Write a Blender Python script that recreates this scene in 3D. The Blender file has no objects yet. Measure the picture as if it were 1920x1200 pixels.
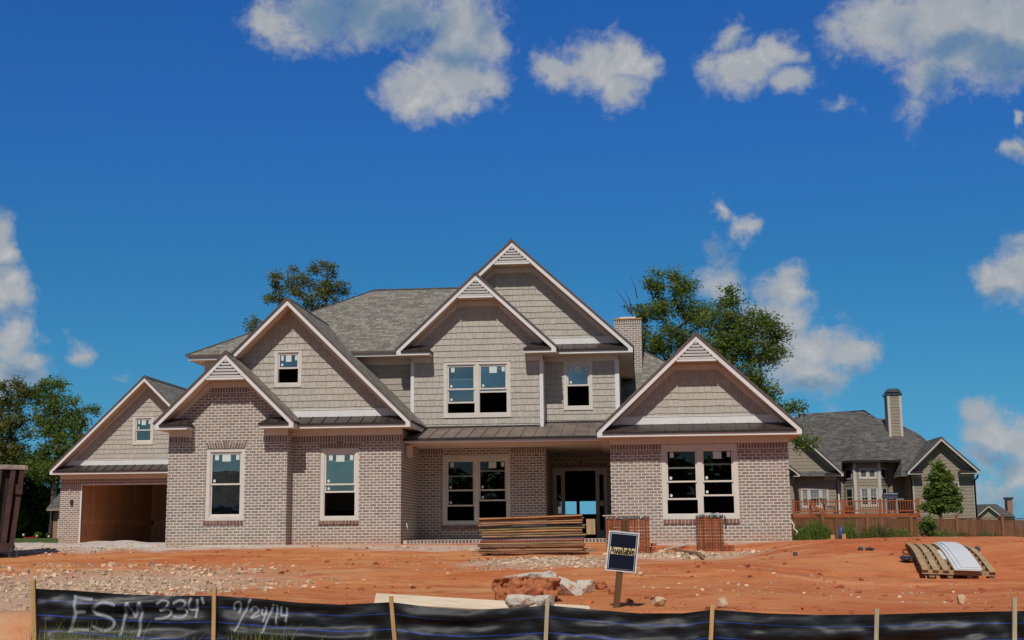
import bpy, bmesh, math, random
import numpy as np
from mathutils import Vector, Matrix, noise
random.seed(7); rng = np.random.default_rng(11)
scene = bpy.context.scene
COL = scene.collection
R_ = math.radians

# ------------------------------------------------------------------ camera
F_PX = 2425.0; PITCH = math.atan(400/F_PX); YAW = math.atan(235*math.cos(PITCH)/F_PX); ROLL = R_(-0.5)
CAMZ = 0.26
cam_rot = Matrix.Rotation(YAW,3,'Z') @ Matrix.Rotation(math.pi/2+PITCH,3,'X') @ Matrix.Rotation(ROLL,3,'Z')
cd = bpy.data.cameras.new('camera'); cam = bpy.data.objects.new('camera', cd); COL.objects.link(cam)
cam.matrix_world = Matrix.Translation((0,0,CAMZ)) @ cam_rot.to_4x4()
cd.sensor_width = 36; cd.lens = F_PX/1920*36; cd.clip_start = 0.1; cd.clip_end = 6000
scene.camera = cam

# ------------------------------------------------------------------ exposure
vs = scene.view_settings
vs.view_transform = 'Standard'; vs.look = 'None'; vs.exposure = 0.0; vs.gamma = 1.0; vs.use_curve_mapping = False

# ------------------------------------------------------------------ sun
SUN_EL = R_(49); SUN_AZ = R_(4)          # azimuth to the left of straight behind the viewer
sdir = Vector((-math.sin(SUN_AZ)*math.cos(SUN_EL), -math.cos(SUN_AZ)*math.cos(SUN_EL), math.sin(SUN_EL)))
sl = bpy.data.lights.new('sun','SUN'); sun = bpy.data.objects.new('sun', sl); COL.objects.link(sun)
sl.energy = 3.6; sl.angle = R_(0.5); sl.color = (1.0,0.945,0.865)
sun.rotation_euler = sdir.to_track_quat('Z','Y').to_euler()
sun.location = (-20,-20,40)

# ------------------------------------------------------------------ node helpers
def nn(nt, t, **kw):
    n = nt.nodes.new(t)
    for k,v in kw.items():
        if k.startswith('i_'):
            key = k[2:]
            n.inputs[int(key) if key.isdigit() else key.replace('_',' ')].default_value = v
        else: setattr(n,k,v)
    return n
def lk(nt,a,b): nt.links.new(a,b)
def math_(nt, op, a, b=None, c=None, clamp=False):
    n = nt.nodes.new('ShaderNodeMath'); n.operation = op; n.use_clamp = clamp
    for i,v in enumerate((a,b,c)):
        if v is None: continue
        if isinstance(v,(int,float)): n.inputs[i].default_value = v
        else: nt.links.new(v, n.inputs[i])
    return n.outputs[0]
def mixc(nt, fac, a, b, mode='MIX'):
    n = nt.nodes.new('ShaderNodeMix'); n.data_type='RGBA'; n.blend_type = mode
    for sock,v in ((n.inputs[0],fac),(n.inputs[6],a),(n.inputs[7],b)):
        if isinstance(v,(int,float)): sock.default_value = v
        elif isinstance(v,tuple): sock.default_value = v if len(v)==4 else (*v,1)
        else: nt.links.new(v,sock)
    return n.outputs[2]
def mrange(nt, v, a, b, c=0.0, d=1.0, smooth=True):
    n = nt.nodes.new('ShaderNodeMapRange'); n.interpolation_type = 'SMOOTHSTEP' if smooth else 'LINEAR'
    nt.links.new(v, n.inputs[0])
    n.inputs[1].default_value=a; n.inputs[2].default_value=b; n.inputs[3].default_value=c; n.inputs[4].default_value=d
    return n.outputs[0]
def noise_n(nt, vec, scale, detail=3, rough=0.55, dist=0.0, out=0):
    n = nn(nt,'ShaderNodeTexNoise'); n.inputs['Scale'].default_value=scale; n.inputs['Detail'].default_value=detail
    n.inputs['Roughness'].default_value=rough; n.inputs['Distortion'].default_value=dist
    if vec is not None: nt.links.new(vec, n.inputs['Vector'])
    return n.outputs[out]
def vmath(nt, op, a, b=None, c=None):
    n = nt.nodes.new('ShaderNodeVectorMath'); n.operation = op
    for i,v in enumerate((a,b,c)):
        if v is None: continue
        if isinstance(v,(tuple,list,Vector)): n.inputs[i].default_value = tuple(v)
        else: nt.links.new(v,n.inputs[i])
    return n

# ------------------------------------------------------------------ world: Nishita sky with fair-weather clouds
CLOUDS = [ # (px,py,rx,ry, weight) sky directions, measured around a fixed compass heading
 (500,35,55,50,1),(600,20,110,70,.8),(720,15,150,75,.85),(860,50,90,90,1),(915,60,40,60,1),(850,130,85,65,1),(790,165,80,58,1),(880,165,78,58,1),(850,205,55,35,.9),(545,55,60,40,.6),
 (1120,118,85,62,1),(1180,95,55,55,1),(1050,125,58,42,1),(1165,160,60,42,1),(1215,110,30,45,.8),
 (1358,65,32,42,.8),(1365,135,58,52,1),(1400,130,60,45,1),(1455,90,50,40,1),(1430,110,45,40,1),(1490,150,52,42,.95),(1575,208,28,14,.55),(1340,120,35,30,.7),
 (1680,45,120,80,1),(1780,40,150,110,1),(1890,50,130,115,1),(1740,125,70,60,.9),(1830,110,90,70,.85),(1700,195,38,40,.34),(1590,60,60,50,.6),
 (1912,265,38,32,.9),(1920,210,14,18,.8),
 (-10,455,36,75,1),(10,545,62,60,1),(-5,480,40,60,1),(25,530,45,40,1),(10,640,55,55,1),(35,690,60,35,.9),(148,655,34,40,.75),(-15,700,70,50,1),(225,697,25,12,.35),
 (1360,396,22,28,.8),(1396,430,32,24,.75),(1345,485,36,40,.45),(1350,530,55,48,.8),(1470,535,58,52,1),(1505,535,32,28,.9),(1430,585,75,45,.95),(1545,640,88,55,1),(1600,665,62,42,1),(1520,695,75,45,.95),(1465,600,55,45,1),(1480,650,60,50,1),
 (1890,530,60,50,1),(1930,500,50,60,1),(1870,515,35,28,.9),
 (1835,785,48,38,1),(1880,815,55,45,1),(1850,835,60,38,1),(1920,840,60,50,1),(1845,880,40,28,.8),(1910,890,50,35,.9),(1880,930,80,40,.7),(1830,945,60,30,.6),
]
CLOUD_THIN=[(640,15,150,70,1),(760,45,100,70,1),(860,95,70,60,.7),(900,30,40,50,.5),(1800,95,120,50,.9),(1870,115,90,50,1),(1760,150,70,50,1),(1690,60,60,60,.5),(1370,75,30,35,.5),(1520,715,80,30,.7),(1600,700,60,26,.5),(10,500,40,30,.6),(15,590,40,30,.6),(30,700,80,30,.8),(1870,560,60,20,.6),(1870,880,80,40,.7),(1900,940,90,40,.8),(1345,470,40,40,.5),(1912,275,30,25,.7)]
world = bpy.data.worlds.new('World'); scene.world = world; world.use_nodes = True
def build_world():
    nt = world.node_tree; nt.nodes.clear()
    out = nn(nt,'ShaderNodeOutputWorld'); bg = nn(nt,'ShaderNodeBackground')
    sky = nn(nt,'ShaderNodeTexSky'); sky.sky_type='NISHITA'; sky.sun_disc=False
    sky.sun_elevation=SUN_EL; sky.sun_rotation=math.pi+SUN_AZ; sky.altitude=250; sky.air_density=1.0; sky.dust_density=0.3; sky.ozone_density=3.0
    geo = nn(nt,'ShaderNodeTexCoord'); d = geo.outputs['Generated']
    Rv = cam_rot @ Vector((1,0,0)); Uv = cam_rot @ Vector((0,1,0)); Fv = cam_rot @ Vector((0,0,-1))
    dr = vmath(nt,'DOT_PRODUCT',d,Rv).outputs['Value']; du = vmath(nt,'DOT_PRODUCT',d,Uv).outputs['Value']; df = vmath(nt,'DOT_PRODUCT',d,Fv).outputs['Value']
    dfc = math_(nt,'MAXIMUM',df,0.05)
    comb = nn(nt,'ShaderNodeCombineXYZ')
    lk(nt, math_(nt,'DIVIDE',dr,dfc), comb.inputs[0]); lk(nt, math_(nt,'DIVIDE',du,dfc), comb.inputs[1])
    uv = comb.outputs[0]
    # domain warp
    w1 = noise_n(nt,uv,14,3,.55,0,1); w2 = noise_n(nt,uv,55,4,.6,0,1)
    a = vmath(nt,'SUBTRACT',w1,(.5,.5,.5)).outputs[0]; b = vmath(nt,'SUBTRACT',w2,(.5,.5,.5)).outputs[0]
    a = vmath(nt,'MULTIPLY',a,(.055,.045,0)).outputs[0]; b = vmath(nt,'MULTIPLY',b,(.022,.022,0)).outputs[0]
    q = vmath(nt,'ADD',vmath(nt,'ADD',uv,a).outputs[0],b).outputs[0]
    dens = None
    for (px,py,rx,ry,w) in CLOUDS:
        cx=(px-960)/F_PX; cy=(600-py)/F_PX; sx=F_PX/rx; sy=F_PX/ry
        l = vmath(nt,'MULTIPLY_ADD',q,(sx,sy,0),(-cx*sx,-cy*sy,0)).outputs[0]
        L = vmath(nt,'LENGTH',l).outputs['Value']
        v = math_(nt,'MULTIPLY_ADD',L,-w*.8,w*1.0)
        if dens is None: dens = v
        else:
            dens = math_(nt,'SMOOTH_MAX',dens,v,.18)
    n1 = noise_n(nt,uv,38,6,.62,.3); n2 = noise_n(nt,uv,150,4,.65,.2)
    nz = math_(nt,'ADD', math_(nt,'MULTIPLY_ADD',n1,.75,-.375), math_(nt,'MULTIPLY_ADD',n2,.46,-.23))
    dd = math_(nt,'ADD',dens,nz)
    alpha = mrange(nt,dd,.04,.72)
    front = mrange(nt,df,.3,.5)
    alpha = math_(nt,'MULTIPLY',alpha,front)
    # distant scattered clouds everywhere else in the sky
    sep = nn(nt,'ShaderNodeSeparateXYZ'); lk(nt,d,sep.inputs[0])
    zc = math_(nt,'MAXIMUM',sep.outputs[2],.06)
    cc = nn(nt,'ShaderNodeCombineXYZ'); lk(nt,math_(nt,'DIVIDE',sep.outputs[0],zc),cc.inputs[0]); lk(nt,math_(nt,'DIVIDE',sep.outputs[1],zc),cc.inputs[1])
    far = mrange(nt,noise_n(nt,cc.outputs[0],.55,6,.6,.2),.50,.66)
    notfront = math_(nt,'SUBTRACT',1.0,mrange(nt,df,.72,.80))
    far = math_(nt,'MULTIPLY',math_(nt,'MULTIPLY',far,notfront), mrange(nt,sep.outputs[2],.0,.05))
    alpha = math_(nt,'MAXIMUM',alpha,far)
    # shading of the clouds: thick sunlit heads, thin blue grey undersides
    sh = noise_n(nt,uv,9,3,.5,.4)
    sh2 = math_(nt,'ADD',math_(nt,'MULTIPLY',sh,.9),math_(nt,'MULTIPLY',n1,.35))
    thick = mrange(nt,dd,.35,1.2)
    sd = None
    for (px,py,rx,ry,w) in CLOUD_THIN:
        cx=(px-960)/F_PX; cy=(600-py)/F_PX; sx=F_PX/rx; sy=F_PX/ry
        L = vmath(nt,'LENGTH',vmath(nt,'MULTIPLY_ADD',q,(sx,sy,0),(-cx*sx,-cy*sy,0)).outputs[0]).outputs['Value']
        v = math_(nt,'MULTIPLY_ADD',L,-w,w)
        sd = v if sd is None else math_(nt,'SMOOTH_MAX',sd,v,.25)
    shade = math_(nt,'MAXIMUM',mrange(nt,math_(nt,'ADD',sd,math_(nt,'MULTIPLY_ADD',sh2,.8,-.5)),.0,.75), math_(nt,'MULTIPLY',mrange(nt,sh2,.60,.85),.35))
    bright = math_(nt,'MULTIPLY',mrange(nt,n1,.42,.68),thick)
    ccol = mixc(nt,shade,mixc(nt,bright,CLOUD_LIT,CLOUD_TOP),CLOUD_SHADE)
    # grade the clear sky: deeper blue upward
    hs = nn(nt,'ShaderNodeHueSaturation'); hs.inputs['Saturation'].default_value=SKY_SAT; hs.inputs['Value'].default_value=1.0; hs.inputs['Hue'].default_value=SKY_HUE
    lk(nt,sky.outputs[0],hs.inputs['Color'])
    ramp = nn(nt,'ShaderNodeValToRGB'); r = ramp.color_ramp
    lk(nt, mrange(nt,sep.outputs[2],0,.5,0,1,False), ramp.inputs[0])
    r.elements[0].position=0; r.elements[0].color=(*SKY_R[0],1); r.elements[1].position=1; r.elements[1].color=(*SKY_R[-1],1)
    for i,cv in enumerate(SKY_R[1:-1]):
        e = r.elements.new((i+1)/(len(SKY_R)-1)); e.color=(*cv,1)
    skyc = mixc(nt,1.0,hs.outputs[0],ramp.outputs[0],'MULTIPLY')
    # paler, hazier sky on the sunward side behind the viewer
    pale = mixc(nt,1.0,hs.outputs[0],(.34,.46,.56),'MULTIPLY')
    skyc = mixc(nt,mrange(nt,df,-.1,.65),pale,skyc)
    fin = mixc(nt,math_(nt,'MULTIPLY',alpha,.93),skyc,ccol)
    lk(nt,fin,bg.inputs['Color']); bg.inputs['Strength'].default_value=SKY_STR
    lk(nt,bg.outputs[0],out.inputs[0])
    world.cycles.sampling_method='MANUAL'; world.cycles.sample_map_resolution=512
SKY_STR=.10; SKY_SAT=1.0; SKY_HUE=.5
SKY_R=[(.13,.43,.80),(.15,.47,.66),(.135,.484,.72),(.146,.50,.92),(.142,.51,1.0),(.16,.52,1.0)]   # deeper, drier blue than the raw model
CLOUD_LIT=(3.9,4.12,4.35); CLOUD_TOP=(5.7,5.6,5.45); CLOUD_SHADE=(1.5,2.5,3.7)
build_world()

# ------------------------------------------------------------------ pixel measurement -> place in the world at a known distance
def W(px,py,Y):
    d = cam_rot @ Vector(((px-960)/F_PX, (600-py)/F_PX, -1))
    t = Y/d.y
    return Vector((d.x*t, Y, CAMZ + d.z*t))
def WX(px,py,Y): return W(px,py,Y).x
def WZ(px,py,Y): return W(px,py,Y).z
def on_plane(px,py,p0,n):
    d = cam_rot @ Vector(((px-960)/F_PX, (600-py)/F_PX, -1)); o = Vector((0,0,CAMZ))
    t = (Vector(p0)-o).dot(n)/d.dot(n)
    return o + d*t

# ------------------------------------------------------------------ scene graph helpers
def tag(o,label=None,cat=None,group=None,kind=None):
    if label: o['label']=label
    if cat: o['category']=cat
    if group: o['group']=group
    if kind: o['kind']=kind
    return o
def thing(name,label,cat,loc=(0,0,0),group=None):
    o = bpy.data.objects.new(name,None); COL.objects.link(o); o.location = loc; o.empty_display_size=.3
    return tag(o,label,cat,group)
def origin(parent):
    v = Vector((0,0,0))
    while parent is not None:
        v += Vector(parent.location); parent = parent.parent
    return v

class MB:
    """collects polygons in world metres; build() links them as ONE mesh object with metre UVs"""
    def __init__(s): s.v=[]; s.f=[]; s.sm=[]
    def poly(s,pts,smooth=False):
        i=len(s.v); s.v.extend([tuple(p) for p in pts]); s.f.append(tuple(range(i,i+len(pts)))); s.sm.append(smooth); return s
    def box(s,x0,x1,y0,y1,z0,z1):
        c=[(x0,y0,z0),(x1,y0,z0),(x1,y1,z0),(x0,y1,z0),(x0,y0,z1),(x1,y0,z1),(x1,y1,z1),(x0,y1,z1)]
        i=len(s.v); s.v.extend(c)
        for q in ((0,3,2,1),(4,5,6,7),(0,1,5,4),(1,2,6,5),(2,3,7,6),(3,0,4,7)):
            s.f.append(tuple(i+k for k in q)); s.sm.append(False)
        return s
    def obox(s,c,ax,ay,az):
        """oriented box: centre and three half-axis vectors"""
        c=Vector(c); ax=Vector(ax); ay=Vector(ay); az=Vector(az)
        i=len(s.v)
        for (a,b,d) in ((-1,-1,-1),(1,-1,-1),(1,1,-1),(-1,1,-1),(-1,-1,1),(1,-1,1),(1,1,1),(-1,1,1)):
            s.v.append(tuple(c+ax*a+ay*b+az*d))
        for q in ((0,3,2,1),(4,5,6,7),(0,1,5,4),(1,2,6,5),(2,3,7,6),(3,0,4,7)):
            s.f.append(tuple(i+k for k in q)); s.sm.append(False)
        return s
    def prism(s,pts,y0,y1):
        """(x,z) outline, counter-clockwise seen from the front (-y), extruded from y0 (front) to y1"""
        n=len(pts)
        s.poly([(x,y0,z) for x,z in pts]); s.poly([(x,y1,z) for x,z in reversed(pts)])
        for k in range(n):
            a=pts[k]; b=pts[(k+1)%n]
            s.poly([(a[0],y0,a[1]),(a[0],y1,a[1]),(b[0],y1,b[1]),(b[0],y0,b[1])])
        return s
    def tube(s,pts,r,n=6,smooth=True,cap=True):
        pts=[Vector(p) for p in pts]; rs = r if isinstance(r,(list,tuple)) else [r]*len(pts)
        base=len(s.v)
        for k,p in enumerate(pts):
            t=(pts[min(k+1,len(pts)-1)]-pts[max(k-1,0)]).normalized()
            a=t.cross(Vector((0,0,1)));
            if a.length<.05: a=t.cross(Vector((1,0,0)))
            a.normalize(); b=t.cross(a)
            for j in range(n):
                th=2*math.pi*j/n; s.v.append(tuple(p+(a*math.cos(th)+b*math.sin(th))*rs[k]))
        for k in range(len(pts)-1):
            for j in range(n):
                j2=(j+1)%n
                s.f.append((base+k*n+j,base+(k+1)*n+j,base+(k+1)*n+j2,base+k*n+j2)); s.sm.append(smooth)
        if cap:
            s.f.append(tuple(base+j for j in range(n))); s.sm.append(False)
            s.f.append(tuple(base+(len(pts)-1)*n+j for j in reversed(range(n)))); s.sm.append(False)
        return s
    def build(s,name,mat,parent=None,label=None,uvmode=True):
        o0=origin(parent)
        me=bpy.data.meshes.new(name)
        va=np.array(s.v,dtype=np.float64)
        vl=(va-np.array(o0)).tolist() if parent is not None else s.v
        me.from_pydata(vl,[],s.f)
        me.polygons.foreach_set('use_smooth',s.sm)
        if uvmode:
            uvl=me.uv_layers.new(name='UVMap')
            buf=np.zeros((len(me.loops),2)); li=0
            for f in s.f:
                p=va[list(f)]
                n=np.zeros(3)
                for k in range(len(f)):
                    a=p[k]; b=p[(k+1)%len(f)]; n+=np.cross(a,b)
                L=np.linalg.norm(n); n = n/L if L>1e-12 else np.array([0,0,1.])
                if abs(n[2])>.97: u=np.array([1.,0,0]); v=np.array([0,1.,0])
                else:
                    u=np.array([-n[1],n[0],0]); u/=np.linalg.norm(u); v=np.cross(n,u)
                buf[li:li+len(f),0]=p@u; buf[li:li+len(f),1]=p@v; li+=len(f)
            uvl.data.foreach_set('uv',buf.ravel())
        if mat is not None: me.materials.append(mat)
        ob=bpy.data.objects.new(name,me); COL.objects.link(ob)
        if parent is not None: ob.parent=parent
        if label: ob['label']=label
        return ob

def clip_poly(poly,a,b):
    """keep the part of poly (x,z) left of the line a->b"""
    out=[]; n=len(poly)
    def side(p): return (b[0]-a[0])*(p[1]-a[1])-(b[1]-a[1])*(p[0]-a[0])
    for k in range(n):
        p=poly[k]; q=poly[(k+1)%n]; sp=side(p); sq=side(q)
        if sp>=0: out.append(p)
        if (sp>0 and sq<0) or (sp<0 and sq>0):
            t=sp/(sp-sq); out.append((p[0]+(q[0]-p[0])*t,p[1]+(q[1]-p[1])*t))
    return out
def clip_convex(poly,conv):
    for k in range(len(conv)):
        poly=clip_poly(poly,conv[k],conv[(k+1)%len(conv)])
        if len(poly)<3: return []
    return poly
def rect_minus(rects,h):
    out=[]
    for (x0,x1,z0,z1) in rects:
        a,b,c,d=h
        if b<=x0 or a>=x1 or d<=z0 or c>=z1: out.append((x0,x1,z0,z1)); continue
        if a>x0: out.append((x0,a,z0,z1))
        if b<x1: out.append((b,x1,z0,z1))
        m0=max(x0,a); m1=min(x1,b)
        if c>z0: out.append((m0,m1,z0,c))
        if d<z1: out.append((m0,m1,d,z1))
    return out

# ------------------------------------------------------------------ materials
def mat_new(name):
    m=bpy.data.materials.new(name); m.use_nodes=True; nt=m.node_tree
    return m,nt,nt.nodes['Principled BSDF']
def uvn(nt): return nn(nt,'ShaderNodeTexCoord').outputs['UV']
def objn(nt): return nn(nt,'ShaderNodeTexCoord').outputs['Object']
def bump(nt,bsdf,h,strength=.3,dist=.01):
    b=nn(nt,'ShaderNodeBump'); b.inputs['Strength'].default_value=strength; b.inputs['Distance'].default_value=dist
    lk(nt,h,b.inputs['Height']); lk(nt,b.outputs[0],bsdf.inputs['Normal'])
def simple(name,col,rough=.6,var=.12,scale=6,metal=0.0,spec=.3,bumps=0.0,island=0.0):
    m,nt,b=mat_new(name)
    n=noise_n(nt,objn(nt),scale,5,.6)
    lo=tuple(c*(1-var) for c in col); hi=tuple(min(1,c*(1+var)) for c in col)
    c=mixc(nt,mrange(nt,n,.3,.7),lo,hi)
    if island:
        g=nn(nt,'ShaderNodeNewGeometry').outputs['Random Per Island']
        c=mixc(nt,1.0,c,mixc(nt,g,tuple([1-island]*3),tuple([1+island*.6]*3)),'MULTIPLY')
    lk(nt,c,b.inputs['Base Color']); b.inputs['Roughness'].default_value=rough; b.inputs['Metallic'].default_value=metal
    b.inputs['Specular IOR Level'].default_value=spec
    if bumps: bump(nt,b,noise_n(nt,objn(nt),scale*6,4,.6),bumps,.005)
    return m
def brick_mat(name,c1,c2,mortar,wash=.42,width=.203,row=.0794,msize=.0108,swap=False,offset=.5,stain=True):
    m,nt,b=mat_new(name)
    uv=uvn(nt)
    vec=uv
    if swap:
        sp=nn(nt,'ShaderNodeSeparateXYZ'); lk(nt,uv,sp.inputs[0]); cb=nn(nt,'ShaderNodeCombineXYZ')
        lk(nt,sp.outputs[1],cb.inputs[0]); lk(nt,sp.outputs[0],cb.inputs[1]); vec=cb.outputs[0]
    # a little waviness so that the joints are hand laid
    wv=vmath(nt,'MULTIPLY',vmath(nt,'SUBTRACT',noise_n(nt,uv,7,2,.5,0,1),(.5,.5,.5)).outputs[0],(.010,.006,0)).outputs[0]
    vec=vmath(nt,'ADD',vec,wv).outputs[0]
    br=nn(nt,'ShaderNodeTexBrick'); br.offset=offset; br.inputs['Scale'].default_value=1; br.inputs['Mortar Size'].default_value=msize
    br.inputs['Mortar Smooth'].default_value=.25; br.inputs['Brick Width'].default_value=width; br.inputs['Row Height'].default_value=row
    br.inputs['Bias'].default_value=0; lk(nt,vec,br.inputs['Vector'])
    br.inputs['Color1'].default_value=(*c1,1); br.inputs['Color2'].default_value=(*c2,1); br.inputs['Mortar'].default_value=(*mortar,1)
    n=noise_n(nt,uv,22,5,.65); n2=noise_n(nt,uv,3.0,3,.6); n3=noise_n(nt,uv,60,3,.6)
    w=math_(nt,'MULTIPLY',mrange(nt,n,.46,.72),wash)
    c=mixc(nt,w,br.outputs['Color'],tuple(x*.92 for x in mortar))
    c=mixc(nt,math_(nt,'MULTIPLY',mrange(nt,n3,.56,.72),.45),c,tuple(x*.35 for x in c1))
    c=mixc(nt,1.0,c,mixc(nt,n2,(.86,.85,.84),(1.1,1.1,1.1)),'MULTIPLY')
    if stain:   # red clay splashed on the lowest courses
        sp2=nn(nt,'ShaderNodeSeparateXYZ'); lk(nt,uv,sp2.inputs[0])
        f=mrange(nt,math_(nt,'ADD',sp2.outputs[1],math_(nt,'MULTIPLY',n2,.5)),.05,.72,.55,0)
        c=mixc(nt,math_(nt,'MULTIPLY',f,.6),c,(.42,.22,.11))
    lk(nt,c,b.inputs['Base Color']); b.inputs['Roughness'].default_value=.9; b.inputs['Specular IOR Level'].default_value=.15
    h=math_(nt,'ADD',math_(nt,'MULTIPLY',br.outputs['Fac'],-1.0),math_(nt,'MULTIPLY',n3,.35))
    bump(nt,b,h,.55,.008)
    return m
def shingle_mat(name,lo,hi,row=.14,width=.30):
    m,nt,b=mat_new(name); uv=uvn(nt)
    br=nn(nt,'ShaderNodeTexBrick'); br.offset=.37; br.offset_frequency=3; br.squash=.7; br.squash_frequency=2
    br.inputs['Scale'].default_value=1; br.inputs['Mortar Size'].default_value=.006; br.inputs['Mortar Smooth'].default_value=.6
    br.inputs['Brick Width'].default_value=width; br.inputs['Row Height'].default_value=row
    br.inputs['Color1'].default_value=(*lo,1); br.inputs['Color2'].default_value=(*hi,1); br.inputs['Mortar'].default_value=tuple(x*.25 for x in lo)+(1,)
    wv=vmath(nt,'MULTIPLY',vmath(nt,'SUBTRACT',noise_n(nt,uv,5,2,.5,0,1),(.5,.5,.5)).outputs[0],(.05,.02,0)).outputs[0]
    lk(nt,vmath(nt,'ADD',uv,wv).outputs[0],br.inputs['Vector'])
    n=noise_n(nt,uv,9,5,.7); n2=noise_n(nt,uv,.7,3,.6); n3=noise_n(nt,uv,90,2,.6)
    c=mixc(nt,1.0,br.outputs['Color'],mixc(nt,mrange(nt,n,.3,.7),(.80,.80,.80),(1.16,1.15,1.13)),'MULTIPLY')
    c=mixc(nt,1.0,c,mixc(nt,n2,(.92,.92,.92),(1.07,1.07,1.06)),'MULTIPLY')
    c=mixc(nt,1.0,c,mixc(nt,n3,(.7,.7,.7),(1.3,1.3,1.3)),'MULTIPLY')
    # each course's lower edge throws a dark line
    sp=nn(nt,'ShaderNodeSeparateXYZ'); lk(nt,uv,sp.inputs[0])
    fr=math_(nt,'FRACT',math_(nt,'DIVIDE',math_(nt,'ADD',sp.outputs[1],math_(nt,'MULTIPLY',n,.03)),row))
    lk(nt,c,b.inputs['Base Color']); b.inputs['Roughness'].default_value=.95; b.inputs['Specular IOR Level'].default_value=.1
    h=math_(nt,'ADD',math_(nt,'MULTIPLY',fr,-1.0),math_(nt,'MULTIPLY',br.outputs['Fac'],-.6))
    bump(nt,b,h,.8,.012)
    return m
M={}
M['brick']=brick_mat('tumbled_brick',(.285,.215,.175),(.175,.135,.118),(.66,.62,.56))
M['brick_up']=brick_mat('tumbled_brick_high',(.285,.215,.175),(.175,.135,.118),(.66,.62,.56),stain=False)
M['soldier']=brick_mat('soldier_brick',(.225,.16,.135),(.14,.10,.092),(.58,.52,.46),wash=.3,width=.203,row=.0794,swap=True,offset=0,stain=False)
M['redbrick']=brick_mat('red_brick',(.30,.11,.06),(.22,.09,.06),(.42,.33,.26),wash=.1,stain=False)
M['arch_brick']=simple('arch_brick',(.19,.13,.11),.9,.3,30,island=.35)
M['sill_brick']=simple('sill_brick',(.20,.10,.075),.9,.25,20,island=.3)
M['mortar']=simple('mortar',(.52,.46,.41),.95,.1,30)
M['white']=simple('white_trim',(.645,.63,.605),.5,.04,3,spec=.35)
M['cream']=simple('cream_trim',(.57,.53,.47),.55,.05,3)
M['sash']=simple('almond_sash',(.62,.555,.485),.45,.04,3)
M['soffit']=simple('soffit_bounce_tint',(.66,.49,.36),.6,.05,2)  # near-neutral soffit, warm bounce light from the clay mixed into its colour
M['shake']=simple('cedar_tone_shake',(.405,.372,.315),.75,.06,8,island=.07,bumps=.08)
M['shakeback']=simple('siding_shadow',(.16,.14,.12),.9,.1,4)
M['lap']=simple('lap_siding',(.33,.30,.25),.7,.06,5,island=.06)
M['nlap']=simple('tan_lap_siding',(.265,.222,.165),.7,.07,4,island=.06)
M['roof']=shingle_mat('weathered_shingle',(.150,.138,.116),(.275,.256,.220),row=.15,width=.26)
M['nroof']=shingle_mat('charcoal_shingle',(.070,.067,.062),(.145,.138,.128),row=.17,width=.36)
M['metal']=simple('bronze_metal_roof',(.045,.033,.029),.45,.15,3,spec=.3)
M['pmetal']=simple('dusty_bronze_metal',(.155,.120,.098),.55,.3,1.6,spec=.3)
M['drip']=simple('brown_drip_edge',(.105,.075,.065),.6,.1,5)
M['black']=simple('black_flashing',(.02,.018,.017),.6,.2,6)
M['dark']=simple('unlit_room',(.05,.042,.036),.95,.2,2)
M['drywall']=simple('raw_drywall',(.50,.39,.285),.9,.08,1.5)
M['tape']=simple('joint_compound',(.62,.48,.34),.9,.1,3)
M['concrete']=simple('concrete',(.45,.41,.37),.9,.15,4,bumps=.4)
M['pvc']=simple('pale_wire',(.72,.68,.58),.5,.05,3)
def glass_mat(name,refl,tint,rough=.0):
    m=bpy.data.materials.new(name); m.use_nodes=True; nt=m.node_tree; nt.nodes.clear()
    out=nn(nt,'ShaderNodeOutputMaterial'); tr=nn(nt,'ShaderNodeBsdfTransparent'); gl=nn(nt,'ShaderNodeBsdfGlossy')
    tr.inputs[0].default_value=(.62,.70,.68,1); gl.inputs[0].default_value=(*tint,1); gl.inputs['Roughness'].default_value=rough
    lw=nn(nt,'ShaderNodeLayerWeight'); lw.inputs[0].default_value=.25
    n=noise_n(nt,objn(nt),1.2,3,.5)
    f=math_(nt,'ADD',refl,math_(nt,'MULTIPLY',lw.outputs['Fresnel'],.5))
    f=math_(nt,'MULTIPLY',f,mrange(nt,n,.2,.8,.8,1.15),clamp=True)
    mx=nn(nt,'ShaderNodeMixShader'); lk(nt,f,mx.inputs[0]); lk(nt,tr.outputs[0],mx.inputs[1]); lk(nt,gl.outputs[0],mx.inputs[2])
    b=nn(nt,'ShaderNodeBump'); b.inputs['Strength'].default_value=.03; b.inputs['Distance'].default_value=.05
    lk(nt,noise_n(nt,objn(nt),1.6,2,.5),b.inputs['Height']); lk(nt,b.outputs[0],gl.inputs['Normal'])
    lk(nt,mx.outputs[0],out.inputs[0]); return m
M['lowe']=glass_mat('low_e_glass',.30,(.70,.80,.76))
M['clear']=glass_mat('clear_glass',.035,(.8,.9,.85))
M['sticker']=simple('window_sticker',(.55,.60,.56),.6,.08,30)
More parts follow.
